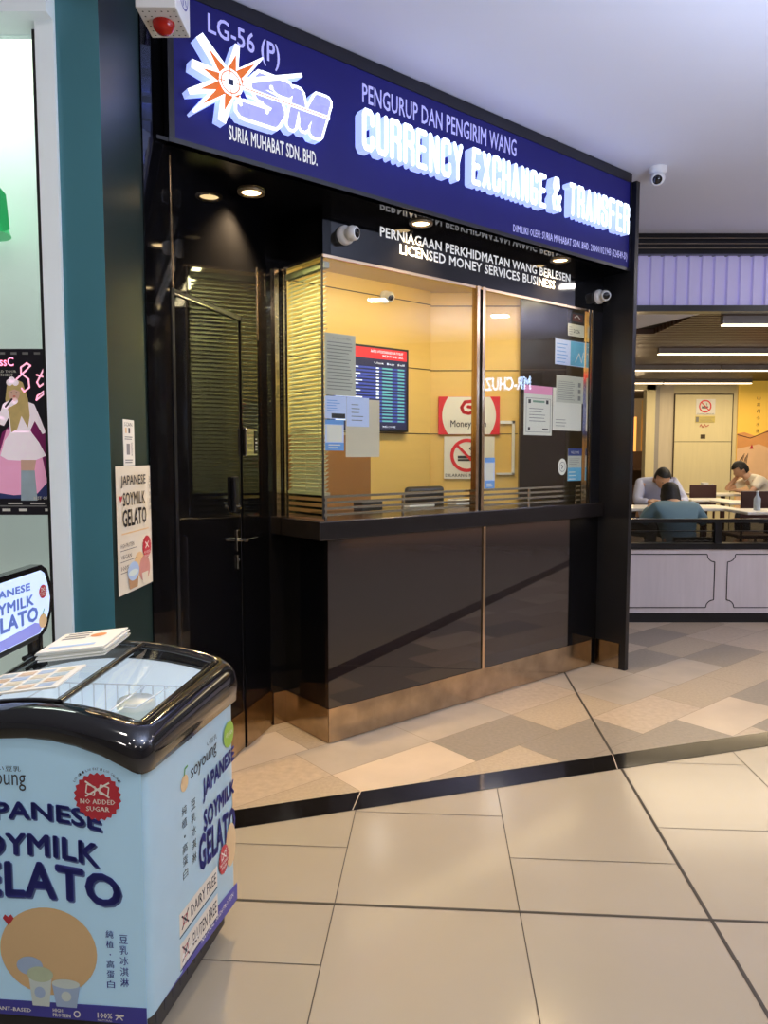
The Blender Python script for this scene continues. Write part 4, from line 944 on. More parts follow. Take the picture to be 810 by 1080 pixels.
m = MB(abs_black); m.box((.455, -.002, .895), (.475, .014, .955)); m.box((.495, -.002, .895), (.510, .014, .97)); m.tube([(.42, .005, .895), (.54, .005, .895)], .008, n=8); part('stand', m, t)

# brochures and leaflets on the lid
def on_lid(name, label, cat, cx, cy, w_, d_, h_, rot, base, deco, dz=0):
    F = ZF @ Matrix.Translation((cx, cy, zt(cx, cy) + .008 + dz)) @ Matrix.Rotation(R(rot), 4, 'Z') @ Matrix.Rotation(math.atan2(.03, .57), 4, 'X') @ Matrix.Rotation(math.atan((zt(cx - .01, cy) - zt(cx + .01, cy)) / .02), 4, 'Y')
    mb = MB(base)
    n = max(1, int(h_ / .004))
    for i in range(n):
        o_ = .004 * math.sin(i * 2.1); mb.box((-w_ / 2 + o_, -d_ / 2 + o_ * .6, i * h_ / n), (w_ / 2 + o_, d_ / 2 + o_ * .6, (i + .9) * h_ / n), None if i % 2 == 0 else paper_grey)
    deco(mb, w_, d_, h_ + .0006); return solo(name, mb, label, cat, F)
def hq(mb, a, b, c, d, z, mm): mb.add([(a, b, z), (c, b, z), (c, d, z), (a, d, z)], [(0, 1, 2, 3)], mm)
def d1(mb, w_, d_, z):
    for i in range(3): hq(mb, -w_ * .4, d_ * .1 + i * .025, -w_ * .02, d_ * .1 + .012 + i * .025, z, ink_grey)
    mb.add([(w_ * .15 + .025 * math.cos(k * .52), .04 + .02 * math.sin(k * .52), z) for k in range(12)], [list(range(12))], mat('print_orange', (.75, .3, .1), .5, noise=.1))
    hq(mb, -w_ * .4, -d_ * .35, w_ * .3, -d_ * .25, z, cupb)
on_lid('brochure_stack', 'thick stack of white brochures on the back of the freezer lid', 'brochures', -.375, .455, .20, .19, .028, 4, paper, d1)
def d2(mb, w_, d_, z):
    cs = [tan_m, cupb, sand, leafg, badge_red, cupb, tan_m, limeg]
    for i in range(4):
        for j in range(4): hq(mb, -w_ * .45 + i * w_ * .23, -d_ * .42 + j * d_ * .22, -w_ * .45 + (i + .8) * w_ * .23, -d_ * .42 + (j + .75) * d_ * .22, z, mat('print_%d%d' % (i, j), [(.6, .55, .4), (.35, .45, .6), (.6, .45, .3), (.4, .5, .55)][(i * 3 + j) % 4], .5, noise=.2, nscale=50))
on_lid('menu_leaflet', 'colourful menu leaflet lying flat at the front of the freezer lid', 'leaflet', -.385, .175, .24, .17, .005, 3, paper, d2)
# gelato tub in the freezer
t = thing('gelato_tub', 'frosted gelato tub standing in the freezer basket under the right lid', 'tub', ZF, (-.205, .425, .60))
m = MB(mat('tub_frosted', (.62, .66, .60), .5, noise=.1, nscale=20)); m.lathe([(.040, 0), (.052, .16), (.052, .165)], (-.205, .425, .60)); part('tub', m, t)
m = MB(mat('tub_lid', (.72, .72, .64), .4, noise=.08)); m.lathe([(.056, .160), (.056, .178), (.050, .184), (.0005, .184)], (-.205, .425, .60)); part('lid', m, t)
m = MB(ink); m.text('SOYOUNG', -.232, .69, -.178, .705, .372, res=2); part('tub_label', m, t)

# ------------------------------------------------------------------ restaurant front and bulkhead
BX0, BX1 = 1.75, 8.4
m = MB(strip_m)
for k in range(4): m.box((BX0, 6.45 + (.02 if k % 2 else 0), CEIL - .042 * (k + 1)), (BX1, 6.6, CEIL - .042 * k), satin_black if k % 2 else strip_m)
m.box((BX0, 6.44, CEIL - .175), (BX1, 6.6, CEIL - .168), satin_black)
for z in (3.30, 3.345, 3.262): m.box((BX0, 6.445, z), (BX1, 6.45, z + .006), ring_m)
struct('trim_6', m)
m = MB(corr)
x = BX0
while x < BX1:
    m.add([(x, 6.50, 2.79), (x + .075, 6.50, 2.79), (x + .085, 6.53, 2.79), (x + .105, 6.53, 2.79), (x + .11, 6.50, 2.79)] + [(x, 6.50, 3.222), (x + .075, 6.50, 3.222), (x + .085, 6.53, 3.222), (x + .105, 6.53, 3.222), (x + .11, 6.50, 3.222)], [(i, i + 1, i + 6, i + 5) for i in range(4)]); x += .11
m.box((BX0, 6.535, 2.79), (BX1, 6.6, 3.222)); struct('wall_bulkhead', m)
m = MB(satin_black); m.box((BX0, 6.46, 2.74), (BX1, 6.6, 2.79)); struct('trim_7', m)

RZ = .20; LW = 6.60
lw = thing('partition_wall', 'low pale wood partition wall with dark inlaid panels fronting the restaurant', 'partition', WORLD, (4.5, LW + .06, 0))
m = MB(oak2); m.box((1.6, LW, .085), (8.0, LW + .12, .665)); part('panel_wall', m, lw)
m = MB(satin_black); m.box((1.6, LW - .004, 0), (8.0, LW + .12, .085)); part('plinth', m, lw)
m = MB(satin_black); m.box((1.6, LW - .01, .665), (8.0, LW + .14, .715)); part('ledge', m, lw)
m = MB(satin_black)
def notch(x0, x1, z0, z1, r=.07):
    p = [(x0 + r, z0), (x1 - r, z0)] + [(x1 - r * math.cos(R(a)), z0 + r - r * (1 - math.sin(R(a))) + 0) for a in ()]
    c = []
    for cx, cz, a0 in ((x1, z0, 180), (x1, z1, 270), (x0, z1, 0), (x0, z0, 90)):
        for k in range(5): a = R(a0 - 90 * k / 4) if False else R(a0 - k * 22.5); c.append((cx + r * math.cos(a), cz + r * math.sin(a)))
    return c + [c[0]]
for x0, x1 in ((1.85, 2.975), (3.09, 4.21), (4.33, 5.45), (5.57, 6.7)): m.path(notch(x0, x1, .135, .62), .009, LW - .002, joint=False)
part('inlay', m, lw, 'dark inlaid outline')
rl = thing('balustrade', 'black metal and glass balustrade on top of the restaurant partition', 'railing', WORLD, (4.5, LW + .06, .715))
m = MB(satin_black); m.box((1.6, LW + .03, .90), (8., LW + .09, .935)); m.box((1.6, LW + .028, .934), (8., LW + .092, .937), chrome); m.box((1.6, LW + .05, .82), (8., LW + .065, .828)); part('top_rail', m, rl)
for x in (1.9, 3.02, 4.1, 5.2): m = MB(satin_black); m.box((x - .03, LW + .04, .716), (x + .03, LW + .08, .90)); part('post', m, rl)
m = MB(glass('smoke_glass', (.5, .5, .5), 1.5, 1.5)); m.box((1.6, LW + .058, .718), (8, LW + .062, .90)); part('glass_panel', m, rl)

# platform, ceiling, back wall
m = MB(mat('restaurant_floor', (.12, .09, .07), .3, noise=.2)); m.box((1.6, 7.45, .0), (9, 12.5, RZ)); struct('floor_restaurant', m)
m = MB(slat_gap); m.box((1.6, 6.6, 2.80), (9, 17, 2.85))
y = 6.65
while y < 12.4: m.box((2.76 if y < 7.6 else 1.6, y, 2.745), (9, y + .055, 2.80), slat_br); y += .095
m.add([(1.7, 6.61, 2.743), (2.78, 6.61, 2.743), (2.4, 7.55, 2.743), (1.7, 7.55, 2.743)], [(0, 3, 2, 1)], ceil_m)
struct('ceiling_restaurant', m)
BY = 12.5
m = MB(oak); m.box((4.60, BY, 0), (4.86, BY + .1, 2.8)); m.box((4.53, BY - .06, 0), (4.60, BY + .1, 2.8), housing); m.box((4.86, BY + .01, 0), (5.94, BY + .1, 2.8), door_lam); m.box((5.94, BY, 0), (9, BY + .1, 2.8)); struct('wall_back', m)
t = thing('wall_cabinet', 'tall cream wood cabinet door pair in the restaurant back wall', 'cabinet', WORLD, (5.37, BY - .02, RZ))
m = MB(door_lam); m.box((4.875, BY - .03, 1.745), (5.83, BY + .005, 2.52)); u_ = part('upper_door', m, t)
m = MB(ink); m.box((5.41, BY - .034, 1.535 + .20), (5.45, BY - .03, 1.575 + .2)); 
m = MB(door_lam); m.box((4.875, BY - .03, RZ), (5.83, BY + .005, 1.735)); l_ = part('lower_door', m, t)
m = MB(seam); m.box((5.31, BY - .036, 1.79), (5.39, BY - .03, 1.86)); part('lock', m, u_, root=t)
m = MB(seam); m.box((4.86, BY - .03, RZ), (4.872, BY, 2.54)); m.box((5.833, BY - .03, RZ), (5.845, BY, 2.54)); m.box((4.86, BY - .03, 2.524), (5.845, BY, 2.54)); m.box((4.875, BY - .028, 1.736), (5.83, BY, 1.744)); part('shadow_gap', m, t)
t = thing('no_smoking_sign', 'round no smoking sign with yellow strip on the cream restaurant cabinet', 'sign', WORLD, (5.37, BY - .034, 2.0))
m = MB(paper); m.box((5.22, BY - .036, 2.19), (5.54, BY - .032, 2.45)); m.ell(5.37, 2.33, .11, .11, BY - .037, paper); m.text('DILARANG MEROKOK', 5.24, 2.198, 5.52, 2.212, BY - .038, ink, res=1); part('plate', m, t)
m = MB(red_m); nosmoke(m, 5.37, 2.33, .105, BY - .039); part('symbol', m, t)
m = MB(mat('strip_yellow', (.62, .52, .16), .5, noise=.15, nscale=30)); m.box((5.21, BY - .036, 2.06), (5.54, BY - .032, 2.165)); m.rect(5.22, 2.07, 5.27, 2.155, BY - .038, ink_grey); m.lines(5.29, 2.07, 5.53, 2.155, BY - .038, 4, ink_grey, .2); m.text('Oink', 5.28, 1.98, 5.45, 2.04, BY - .038, badge_red, res=1) if False else m.path([(5.29, 1.99), (5.31, 2.03), (5.34, 1.98), (5.37, 2.03), (5.40, 1.99), (5.44, 2.02)], .010, BY - .036, badge_red); part('strip', m, t)
t = thing('wall_mural', 'yellow mural of misty mountains and vertical calligraphy on the restaurant wall', 'mural', WORLD, (6.7, BY - .01, .6))
my = mat('mural_yellow', (.80, .50, .08), .6, noise=.22, nscale=1.2, emit=(.85, .5, .06), es=.28); mo = mat('mural_orange', (.62, .28, .09), .6, noise=.25, nscale=3, emit=(.6, .28, .08), es=.15); mp_ = mat('mural_peach', (.72, .45, .25), .6, noise=.2, nscale=3, emit=(.7, .45, .22), es=.15)
m = MB(my); m.box((5.93, BY - .02, .6), (8.2, BY - .001, 2.75))
m.poly([(5.93, .6), (8.2, .6), (8.2, 1.95), (7.5, 1.80), (7.1, 2.02), (6.8, 1.86), (6.5, 1.97), (6.25, 1.83), (6.05, 1.9), (5.93, 1.88)], BY - .022, mo)
m.poly([(5.93, .6), (8.2, .6), (8.2, 1.6), (7.2, 1.75), (6.7, 1.55), (6.3, 1.70), (5.93, 1.62)], BY - .024, mp_); m.path([(5.93, 1.86), (6.15, 1.80), (6.35, 1.88), (6.5, 1.93), (6.7, 1.84), (6.95, 1.92)], .012, BY - .025, chair_br)
m.poly([(6.14, 1.62), (6.18, 1.70), (6.21, 1.62)], BY - .026, badge_red)
for k in range(6): m.path([(5.97 + .02 * k, 1.40 - .04 * k), (6.02 + .02 * k, 1.48 + .03 * (k % 3))], .01, BY - .026, chair_br)
for j, s_ in enumerate(('山高月小水落', '清風徐來水波', '明月松間照清', '江上之清風山')):
    for i, ch in enumerate(s_): m.text(ch, 6.24 + j * .22, 2.44 - i * .11, 6.30 + j * .22, 2.50 - i * .11, BY - .022, chair_br, res=1)
part('canvas', m, t)
# opening on the left of the back wall with a further room
m = MB(door_lam); m.box((4.38, BY - .06, 0), (4.53, BY + .1, 2.69)); m.box((3.2, BY - .06, 2.60), (4.53, BY + .1, 2.69)); m.box((3.2, BY - .06, 2.69), (4.6, BY + .1, 2.8), housing); struct('door_2', m)
m = MB(oak); m.box((3.2, 16.9, 0), (6.9, 17, 2.8)); m.box((1.55, 6.77, 0), (1.6, 17, 2.8)); m.box((6.8, BY + .1, 0), (6.9, 17, 2.8)); struct('wall_far', m)
m = MB(slat_br); m.box((1.6, BY, -.0), (6.9, 17, RZ)); struct('floor_far', m)
t = thing('display_shelf', 'dark shelf with goods in the lit room beyond the restaurant doorway', 'shelf', WORLD, (5.3, 15.6, RZ))
m = MB(slat_br)
for z in (.5, .85, 1.2): m.box((4.2, 15.4, z), (6.2, 15.8, z + .04))
m.box((4.2, 15.75, RZ), (6.2, 15.8, 1.6)); part('shelves', m, t)
m = MB(emis('amber_panel', (.95, .45, .10), 1.1)); m.box((5.2, 16.2, 1.3), (5.5, 16.25, 2.35)); solo('amber_light_panel', m, 'glowing amber panel in the far room', 'light panel')
m = MB(yellow_wall); m.box((5.6, 16.1, RZ), (5.8, 16.2, 2.7)); m.box((5.9, 16.1, RZ), (6.05, 16.2, 2.7)); solo('curtain', m, 'pale curtain beside the amber panel in the far room', 'curtain')

# hanging linear lights
def linear(x0, x1, y, z, label, h=.085):
    t = thing('linear_light', label, 'ceiling light', WORLD, ((x0 + x1) / 2, y, z), 'linear lights on the restaurant ceiling')
    m = MB(housing); m.box((x0, y - .03, z + .012), (x1, y + .03, z + h)); part('housing', m, t)
    m = MB(tube_m); m.box((x0 + .005, y - .028, z), (x1 - .005, y + .028, z + .012)); part('diffuser', m, t)
linear(3.02, 6.5, 6.72, 2.66, 'linear light nearest the restaurant front, cut by the right edge', h=.085)
linear(3.18, 6.5, 8.7, 2.672, 'second linear light from the restaurant front')
linear(3.1, 4.62, 10.3, 2.665, 'third linear light from the front, left of its joint'); linear(4.64, 7.5, 10.3, 2.665, 'third linear light from the front, right of its joint')
linear(3.6, 4.55, 12.2, 2.675, 'linear light close to the back wall, left piece'); linear(4.57, 6.0, 12.2, 2.675, 'linear light close to the back wall, right piece')
downlight(6.4, 11.9, 2.745, WORLD, 'small warm downlight in front of the yellow mural', r=.05)
linear(3.6, 4.9, 13.6, 2.71, 'linear light in the room beyond the doorway, upper'); linear(3.9, 5.0, 15.0, 2.71, 'linear light in the room beyond the doorway, lower')

# tables
def table(x0, x1, y0, y1, label, h=.77):
    cx, cy = (x0 + x1) / 2, (y0 + y1) / 2
    t = thing('dining_table', label, 'table', WORLD, (cx, cy, RZ), 'restaurant tables')
    m = MB(table_w); m.box((x0, y0, RZ + h - .03), (x1, y1, RZ + h), bev=.008); part('table_top', m, t)
    m = MB(chair_br); m.tube([(cx, cy, RZ + .02), (cx, cy, RZ + h - .03)], .035); part('leg', m, t)
    m = MB(chair_br); m.lathe([(.22, 0), (.22, .015), (.05, .035)], (cx, cy, RZ)); part('base', m, t)
    return RZ + h
table(2.50, 3.62, 7.50, 8.05, 'white table between the two people leaning together')
table(4.38, 5.3, 10.3, 10.8, 'white table the man in the white shirt leans on')
table(3.95, 5.1, 8.45, 8.95, 'white table behind the near dark chair at the right')
table(3.46, 4.6, 7.02, 7.5, 'white table nearest the partition at the right edge')
table(3.75, 4.25, 9.0, 9.4, 'small white table behind the person in the pale blue shirt')
def chair(x, y, rot, label, w_=.40, g='dark brown restaurant chairs'):
    F = frame(x, y, rot, RZ)
    t = thing('dining_chair', label, 'chair', F, (0, 0, 0), g)
    m = MB(chair_br); m.box((-w_ / 2, -.20, .42), (w_ / 2, .20, .46), bev=.012); part('seat', m, t)
    m = MB(chair_br); m.box((-w_ / 2, -.215, .60), (w_ / 2, -.19, .93), bev=.008); part('backrest', m, t)
    for sx in (-1, 1):
        m = MB(chair_br); m.tube([(sx * (w_ / 2 - .02), -.19, 0), (sx * (w_ / 2 - .02), -.20, .65)], .014, n=6); part('leg', m, t)
        m = MB(chair_br); m.tube([(sx * (w_ / 2 - .02), .18, 0), (sx * (w_ / 2 - .02), .17, .43)], .014, n=6); part('leg', m, t)
    return t
chair(2.92, 8.75, 205, 'dark brown chair left of the person in the pale blue shirt', .44)
chair(4.12, 9.75, 0, 'dark brown chair in front of the cream cabinet', .34)
chair(3.98, 8.05, 0, 'large dark brown chair at the right, its back to the concourse', .38)
# woven chair of the near person
t = thing('woven_chair', 'dark chair with woven zigzag band behind the person in the blue green shirt', 'chair', frame(2.86, 7.02, 0, 0), (0, 0, 0))
m = MB(satin_black); m.box((-.22, -.2, .40), (.22, .2, .44), bev=.015); part('seat', m, t)
m = MB(satin_black); m.add([(-.24, -.25, .42), (.24, -.25, .42), (.24, -.23, .42), (-.24, -.23, .42), (-.21, -.29, .76), (.21, -.29, .76), (.21, -.27, .76), (-.21, -.27, .76)], [(0, 3, 2, 1), (4, 5, 6, 7), (0, 1, 5, 4), (1, 2, 6, 5), (2, 3, 7, 6), (3, 0, 4, 7)]); bk = part('backrest', m, t)
m = MB(sand)
for r_ in range(2): m.path([(-.20 + k * .04, .69 + r_ * .03 + (.012 if k % 2 else 0)) for k in range(11)], .006, -.295, joint=False)
part('woven_band', m, bk, 'beige zigzag weave', root=t)
for sx in (-1, 1):
    for sy in (-1, 1): m = MB(satin_black); m.tube([(sx * .19, sy * .18, 0), (sx * .18, sy * .17, .41)], .014, n=6); part('leg', m, t)
# bottles and caddies on the tables
def bottle(x, y, z, h, label, mm):
    t = thing('glass_bottle', label, 'bottle', WORLD, (x, y, z), 'bottles on the restaurant tables')
    m = MB(mm); m.lathe([(.030, 0), (.033, .01), (.033, h * .6), (.012, h * .8), (.012, h * .95)], (x, y, z), n=14); part('body', m, t)
    m = MB(white_paint); m.lathe([(.014, h * .95), (.014, h), (.0005, h)], (x, y, z), n=12); part('cap', m, t)
pale_b = mat('bottle_pale', (.42, .48, .52), .2, noise=.1)
bottle(3.66, 7.24, RZ + .77, .19, 'clear water bottle on the nearest table at the right edge', pale_b)
bottle(4.62, 10.4, RZ + .77, .14, 'dark sauce bottle on the table of the man in the white shirt', mat('bottle_dark', (.05, .02, .015), .2, noise=.1))
m = MB(paper); m.box((4.47, 10.36, RZ + .77), (4.55, 10.44, RZ + .93), bev=.004); m.box((4.48, 10.358, RZ + .80), (4.54, 10.36, RZ + .88), cupb); solo('napkin_box', m, 'white napkin box beside the dark sauce bottle', 'napkin box')
bottle(4.30, 8.6, RZ + .77, .12, 'small bottle on the middle table behind the near dark chair', pale_b)

# ------------------------------------------------------------------ people
def skin_mesh(pts, edges, rad, sub=2):
    me = bpy.data.meshes.new('sk'); me.from_pydata(pts, edges, []); o = bpy.data.objects.new('sk', me); COL.objects.link(o)
    md = o.modifiers.new('s', 'SKIN'); md.use_smooth_shade = True
    if not me.skin_vertices: me.attributes
    for i, r in enumerate(rad): me.skin_vertices[0].data[i].radius = (r, r) if not isinstance(r, tuple) else r; me.skin_vertices[0].data[i].use_root = (i == 0)
    sb = o.modifiers.new('b', 'SUBSURF'); sb.levels = sub; sb.render_levels = sub
    bpy.context.view_layer.update()
    ev = bpy.data.meshes.new_from_object(o.evaluated_get(bpy.context.evaluated_depsgraph_get()))
    vs = [v.co.copy() for v in ev.vertices]; fs = [list(p.vertices) for p in ev.polygons]
    bpy.data.objects.remove(o); bpy.data.meshes.remove(me); bpy.data.meshes.remove(ev)
    return vs, fs
def person(label, F, lean, hdrop, shirt, hands, hairmat, elbows=None, sleeves=True, headyaw=0, headpitch=25, cap=False, longhair=False):
    t = thing('person', label, 'person', F, (0, 0, 0), 'diners in the restaurant')
    ch = (0, .06 + lean, .97 - lean * .25); nk = (0, .13 + lean * 1.3, 1.10 - lean * .35); hd = (nk[0], nk[1] + .07, nk[2] + .10 - hdrop)
    P = [(0, 0, .52), (0, .03 + lean * .4, .75), ch, (0, nk[1] - .01, nk[2]), (hd[0], hd[1], hd[2] - .03)]
    Rr = [(.15, .12), (.14, .105), (.165, .105), .055, .05]; E_ = [(0, 1), (1, 2), (2, 3), (3, 4)]
    arms = []
    for s_, h_ in ((-1, hands[0]), (1, hands[1])):
        sh = (s_ * .185, ch[1] + .01, ch[2] + .05); el = elbows[0 if s_ < 0 else 1] if elbows else (s_ * .27, ch[1] + .16, .78)
        i = len(P); wr = Vector(h_); d = (wr - Vector(el)).normalized()
        P += [sh, el, tuple(wr), tuple(wr + d * .05)]; Rr += [.056, .042, .026, .030]; E_ += [(2, i), (i, i + 1), (i + 1, i + 2), (i + 2, i + 3)]
        sidev = d.cross(Vector((0, 0, 1))).normalized()
        for k, (off, L) in enumerate(((-.027, .06), (-.009, .075), (.009, .07), (.026, .055))):
            b0 = wr + d * .075 + sidev * off; j = len(P)
            P += [tuple(b0), tuple(b0 + d * L * .5 + Vector((0, 0, -.006))), tuple(b0 + d * L + Vector((0, 0, -.022)))]; Rr += [.010, .009, .007]; E_ += [(i + 3, j), (j, j + 1), (j + 1, j + 2)]
        j = len(P); b0 = wr + d * .02 - sidev * s_ * .03
        P += [tuple(b0), tuple(b0 + d * .045 - sidev * s_ * .018)]; Rr += [.011, .008]; E_ += [(i + 2, j), (j, j + 1)]
        arms.append((sh, el, tuple(wr)))
    for s_ in (-1, 1):
        i = len(P); P += [(s_ * .10, .05, .50), (s_ * .13, .42, .50), (s_ * .13, .40, .10), (s_ * .13, .50, .05)]; Rr += [.09, .065, .042, .035]; E_ += [(0, i), (i, i + 1), (i + 1, i + 2), (i + 2, i + 3)]
    vs, fs = skin_mesh(P, E_, Rr)
    m = MB(skin); m.add(vs, fs, smooth=True)
    H = Matrix.Translation(hd) @ Matrix.Rotation(R(headyaw), 4, 'Z') @ Matrix.Rotation(R(-headpitch), 4, 'X')
    bm = bmesh.new(); bmesh.ops.create_uvsphere(bm, u_segments=24, v_segments=18, radius=1)
    for v in bm.verts:
        x, y, z = v.co; k = 1 - .28 * max(0, -z) ** 1.2
        v.co = Vector((x * .076 * k, y * .096 * (k if y < 0 else 1 - .12 * max(0, -z)) , z * .118))
        if y > .8 and abs(x) < .25 and -.35 < z < .1: v.co.y += .018 * (1 - abs(x) * 4) * (1 + z)
    m.bm(bm, None, True, H)
    for s_ in (-1, 1):
        bm = bmesh.new(); bmesh.ops.create_uvsphere(bm, u_segments=10, v_segments=8, radius=1)
        for v in bm.verts: v.co = Vector((s_ * .077 + v.co.x * .009, v.co.y * .018 - .005, v.co.z * .030 - .005))
        m.bm(bm, None, True, H)
        m.add([(s_ * .028 + .012 * math.cos(a * .785), .0945, .005 + .005 * math.sin(a * .785)) for a in range(8)], [list(range(8))], ink, X=H)
    m.add([(.022 * math.cos(a * .785), .091, -.052 + .006 * math.sin(a * .785)) for a in range(8)], [list(range(8))], badge_red, X=H)
    part('body', m, t)
    # hair
    bm = bmesh.new(); bmesh.ops.create_uvsphere(bm, u_segments=28, v_segments=20, radius=1)
    dl = [v for v in bm.verts if (v.co.y > .25 and v.co.z < .38) or v.co.z < (-.62 if not cap else -.3) or (v.co.y > -.1 and v.co.z < -.1)]
    bmesh.ops.delete(bm, geom=dl, context='VERTS')
    rh = random.Random(5)
    for v in bm.verts: v.co = Vector((v.co.x * .087, v.co.y * .106, v.co.z * .128 + .004)) * (1 + .03 * rh.random())
    m = MB(hairmat); m.bm(bm, None, True, H)
    if longhair:
        m.rings([[(H @ Vector((.0, -.03, .06))) + Vector((rx * math.cos(a * .524), ry * math.sin(a * .524) + oy, dz)) for a in range(12)] for rx, ry, oy, dz in ((.03, .04, 0, .088), (.072, .08, 0, .062), (.090, .10, 0, .01), (.100, .10, -.04, -.10), (.088, .085, -.09, -.18), (.05, .05, -.14, -.25), (.015, .015, -.16, -.31))], cap0=True, cap1=True)
    if cap: m.add([(-.06, .08, .06), (.06, .08, .06), (.045, .16, .035), (-.045, .16, .035), (-.06, .08, .07), (.06, .08, .07), (.045, .16, .045), (-.045, .16, .045)], [(0, 3, 2, 1), (4, 5, 6, 7), (0, 1, 5, 4), (1, 2, 6, 5), (2, 3, 7, 6), (3, 0, 4, 7)], None, X=H)
    part('hair', m, t, 'short black hair')
    # shirt
    P = [(0, 0, .50), (0, .03 + lean * .4, .75), (ch[0], ch[1], ch[2]), (0, nk[1] - .02, nk[2] - .03)]; Rr = [(.175, .145), (.165, .13), (.19, .13), .068]; E_ = [(0, 1), (1, 2), (2, 3)]
    for sh, el, wr in arms:
        i = len(P); e2 = Vector(el) + (Vector(wr) - Vector(el)) * (.8 if sleeves else .05)
        q = Vector(sh) + (Vector(el) - Vector(sh)) * (1 if sleeves else .7)
        P += [sh, tuple(q)]; Rr += [.078, .060]; E_ += [(2, i), (i, i + 1)]
        if sleeves: P += [tuple(e2)]; Rr += [.042]; E_ += [(i + 1, i + 2)]
    vs, fs = skin_mesh(P, E_, Rr); m = MB(shirt); m.add(vs, fs, smooth=True); part('shirt', m, t)
    P = [(0, 0, .50)]; Rr = [(.165, .135)]; E_ = []
    for s_ in (-1, 1):
        i = len(P); P += [(s_ * .10, .05, .50), (s_ * .13, .42, .50), (s_ * .13, .40, .14)]; Rr += [.105, .08, .058]; E_ += [(0, i), (i, i + 1), (i + 1, i + 2)]
    vs, fs = skin_mesh(P, E_, Rr); m = MB(trouser); m.add(vs, fs, smooth=True); part('trousers', m, t)
    return t
person('person in a pale blue shirt facing the concourse, head bowed over the table', frame(3.10, 8.62, 180, RZ), .14, .10, shirt_w, ((-.14, .52, .80), (.14, .50, .80)), hair_m, headpitch=30)
person('person in a blue green shirt seen from behind at the partition, black hair', frame(2.86, 7.06, -4, 0), .16, .06, shirt_b, ((-.16, .50, 1.0), (.16, .50, 1.0)), hair_m, headpitch=22, elbows=[(-.30, .26, .84), (.30, .26, .84)], longhair=True)
person('man in a white shirt at the right edge leaning on his hand', frame(5.42, 10.25, 82, RZ), .20, .02, shirt_c, ((-.10, .50, .82), (.12, .42, 1.06)), hair_m, elbows=[(-.26, .40, .80), (.22, .58, .82)], sleeves=False, headpitch=35)

# mirrored shop name seen in the glass: lit shop sign across the concourse
F = Matrix.Translation((8.24, 4.41, 2.60)) @ Matrix.Rotation(R(-79 - 90 + 90 + 0), 4, 'Z')
t = thing('shop_sign', 'white lit shop name across the concourse, mirrored in the kiosk glass', 'sign', frame(8.24, 4.41, -79, 0), (0, 0, 2.55))
m = MB(emis('shop_name_white', (.75, .85, 1.), 6)); m.text('MR-CHUZU', -.42, 2.56, .42, 2.76, -.01, bold=.02, ext=.02); part('letters', m, t)
m = MB(satin_black); m.box((-.6, .02, 2.5), (.6, .06, 2.82)); part('board', m, t)
m = MB(mat('concourse_wall', (.30, .26, .22), .6, noise=.1)); m.box((8.5, -5, 0), (8.6, 6.4, CEIL)); m.box((-4, -5, 0), (8.6, -4.9, CEIL)); struct('wall_concourse', m)

# ------------------------------------------------------------------ lights
def light(kind, name, loc, energy, col, size=.1, rot=(0, 0, 0), **k):
    l = bpy.data.lights.new(name, kind); l.energy = energy; l.color = col
    if kind == 'AREA': l.size = size; l.shape = 'RECTANGLE'; l.size_y = k.get('sy', size)
    if kind in ('POINT', 'SPOT'): l.shadow_soft_size = size
    if kind == 'SPOT': l.spot_size = R(k.get('cone', 90)); l.spot_blend = .6
    o = bpy.data.objects.new(name, l); COL.objects.link(o); o.location = loc; o.rotation_euler = rot; return o
NEU = (1., .93, .84)
for lx, ly, le in ((-.5, .9, 15), (.8, .3, 16), (2.2, 1.3, 15), (3.6, 1.0, 15), (.2, -1.4, 20), (2.2, -1.8, 20), (4.2, -1.0, 20), (-1.2, -2.6, 20), (4.9, 3.0, 24), (6.2, 4.4, 24), (4.6, 5.2, 12)):
    light('AREA', 'concourse_lamp', (lx, ly, 3.36), le, NEU, .22, sy=.22)
light('AREA', 'ceiling_fill', (2.4, 1.5, 2.2), 170, (.66, .76, 1.), 1.2, (R(180), 0, 0), sy=1.0)  # added fill aimed up to brighten the ceiling, out of view, no fitting there
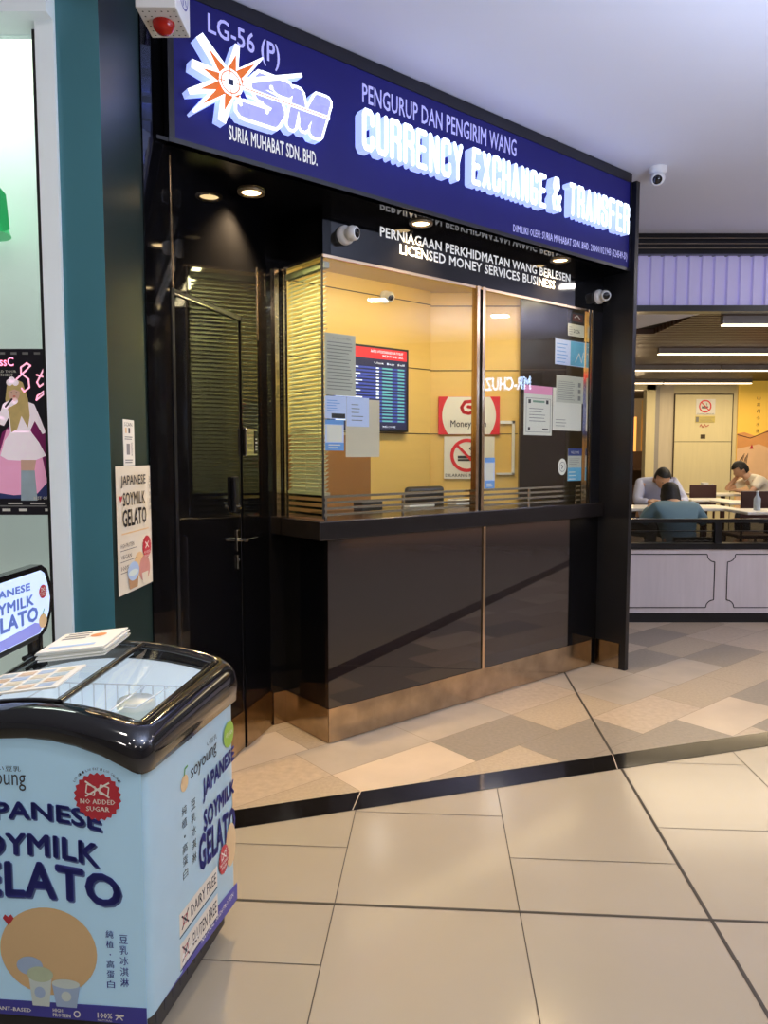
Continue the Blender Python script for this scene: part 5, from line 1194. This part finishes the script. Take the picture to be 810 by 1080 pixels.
light('AREA', 'ceiling_fill', (6.6, 4.2, 2.2), 110, (.72, .72, 1.), 1.2, (R(180), 0, 0), sy=1.0)  # second added ceiling fill, further right
def k2w(x, y, z): return KF @ Vector((x, y, z))
light('AREA', 'kiosk_foot_fill', k2w(1.15, -.03, 1.07), 2.5, (1., .78, .45), 2.1, (0, 0, R(39.54)), sy=.02)  # added fill for the bright floor band; no strip fitted under the counter
for (x, y, e) in ((-.369, .086, 140), (.565, -.078, 46), (1.751, -.091, 46)):
    light('SPOT', 'soffit_spot', k2w(x, y - .0, 2.725), e * 1.5, (1., .70, .34), .04, cone=120)
light('AREA', 'kiosk_lamp', k2w(.85, .17, 2.69), 25, (1., .80, .46), 1.3, (R(18), 0, R(39.5)), sy=.14)
light('AREA', 'kiosk_lamp', k2w(1.9, .15, 2.69), 5, (1., .82, .50), .4, (0, 0, R(39.5)), sy=.12)
light('AREA', 'shop_lamp', (-1.8, 2.9, 3.3), 14, (.92, 1., .95), .8, sy=.2)
light('AREA', 'restaurant_lamp', (4.2, 8.4, 2.6), 60, (1., .82, .56), 2.5, sy=2.0)
light('AREA', 'restaurant_lamp', (5.4, 11.3, 2.6), 60, (1., .78, .48), 3.0, sy=1.2)
light('POINT', 'far_room_lamp', (4.9, 14.6, 2.3), 40, (1., .75, .45), .2)

w = bpy.data.worlds.new('world'); SC.world = w; w.use_nodes = True
w.node_tree.nodes['Background'].inputs[0].default_value = (.62, .60, .62, 1); w.node_tree.nodes['Background'].inputs[1].default_value = .25

# ------------------------------------------------------------------ camera
cam = bpy.data.cameras.new('camera'); co = bpy.data.objects.new('camera', cam); COL.objects.link(co)
co.location = (0, 0, 1.5); co.rotation_euler = (R(90 - 4.3257), 0, 0)
cam.sensor_fit = 'VERTICAL'; cam.sensor_height = 24; cam.lens = 780 / 1080 * 24; cam.clip_start = .05
SC.camera = co
SC.view_settings.view_transform = 'Standard'
SC.view_settings.look = 'None'
SC.cycles.max_bounces = 8; SC.cycles.transparent_max_bounces = 12
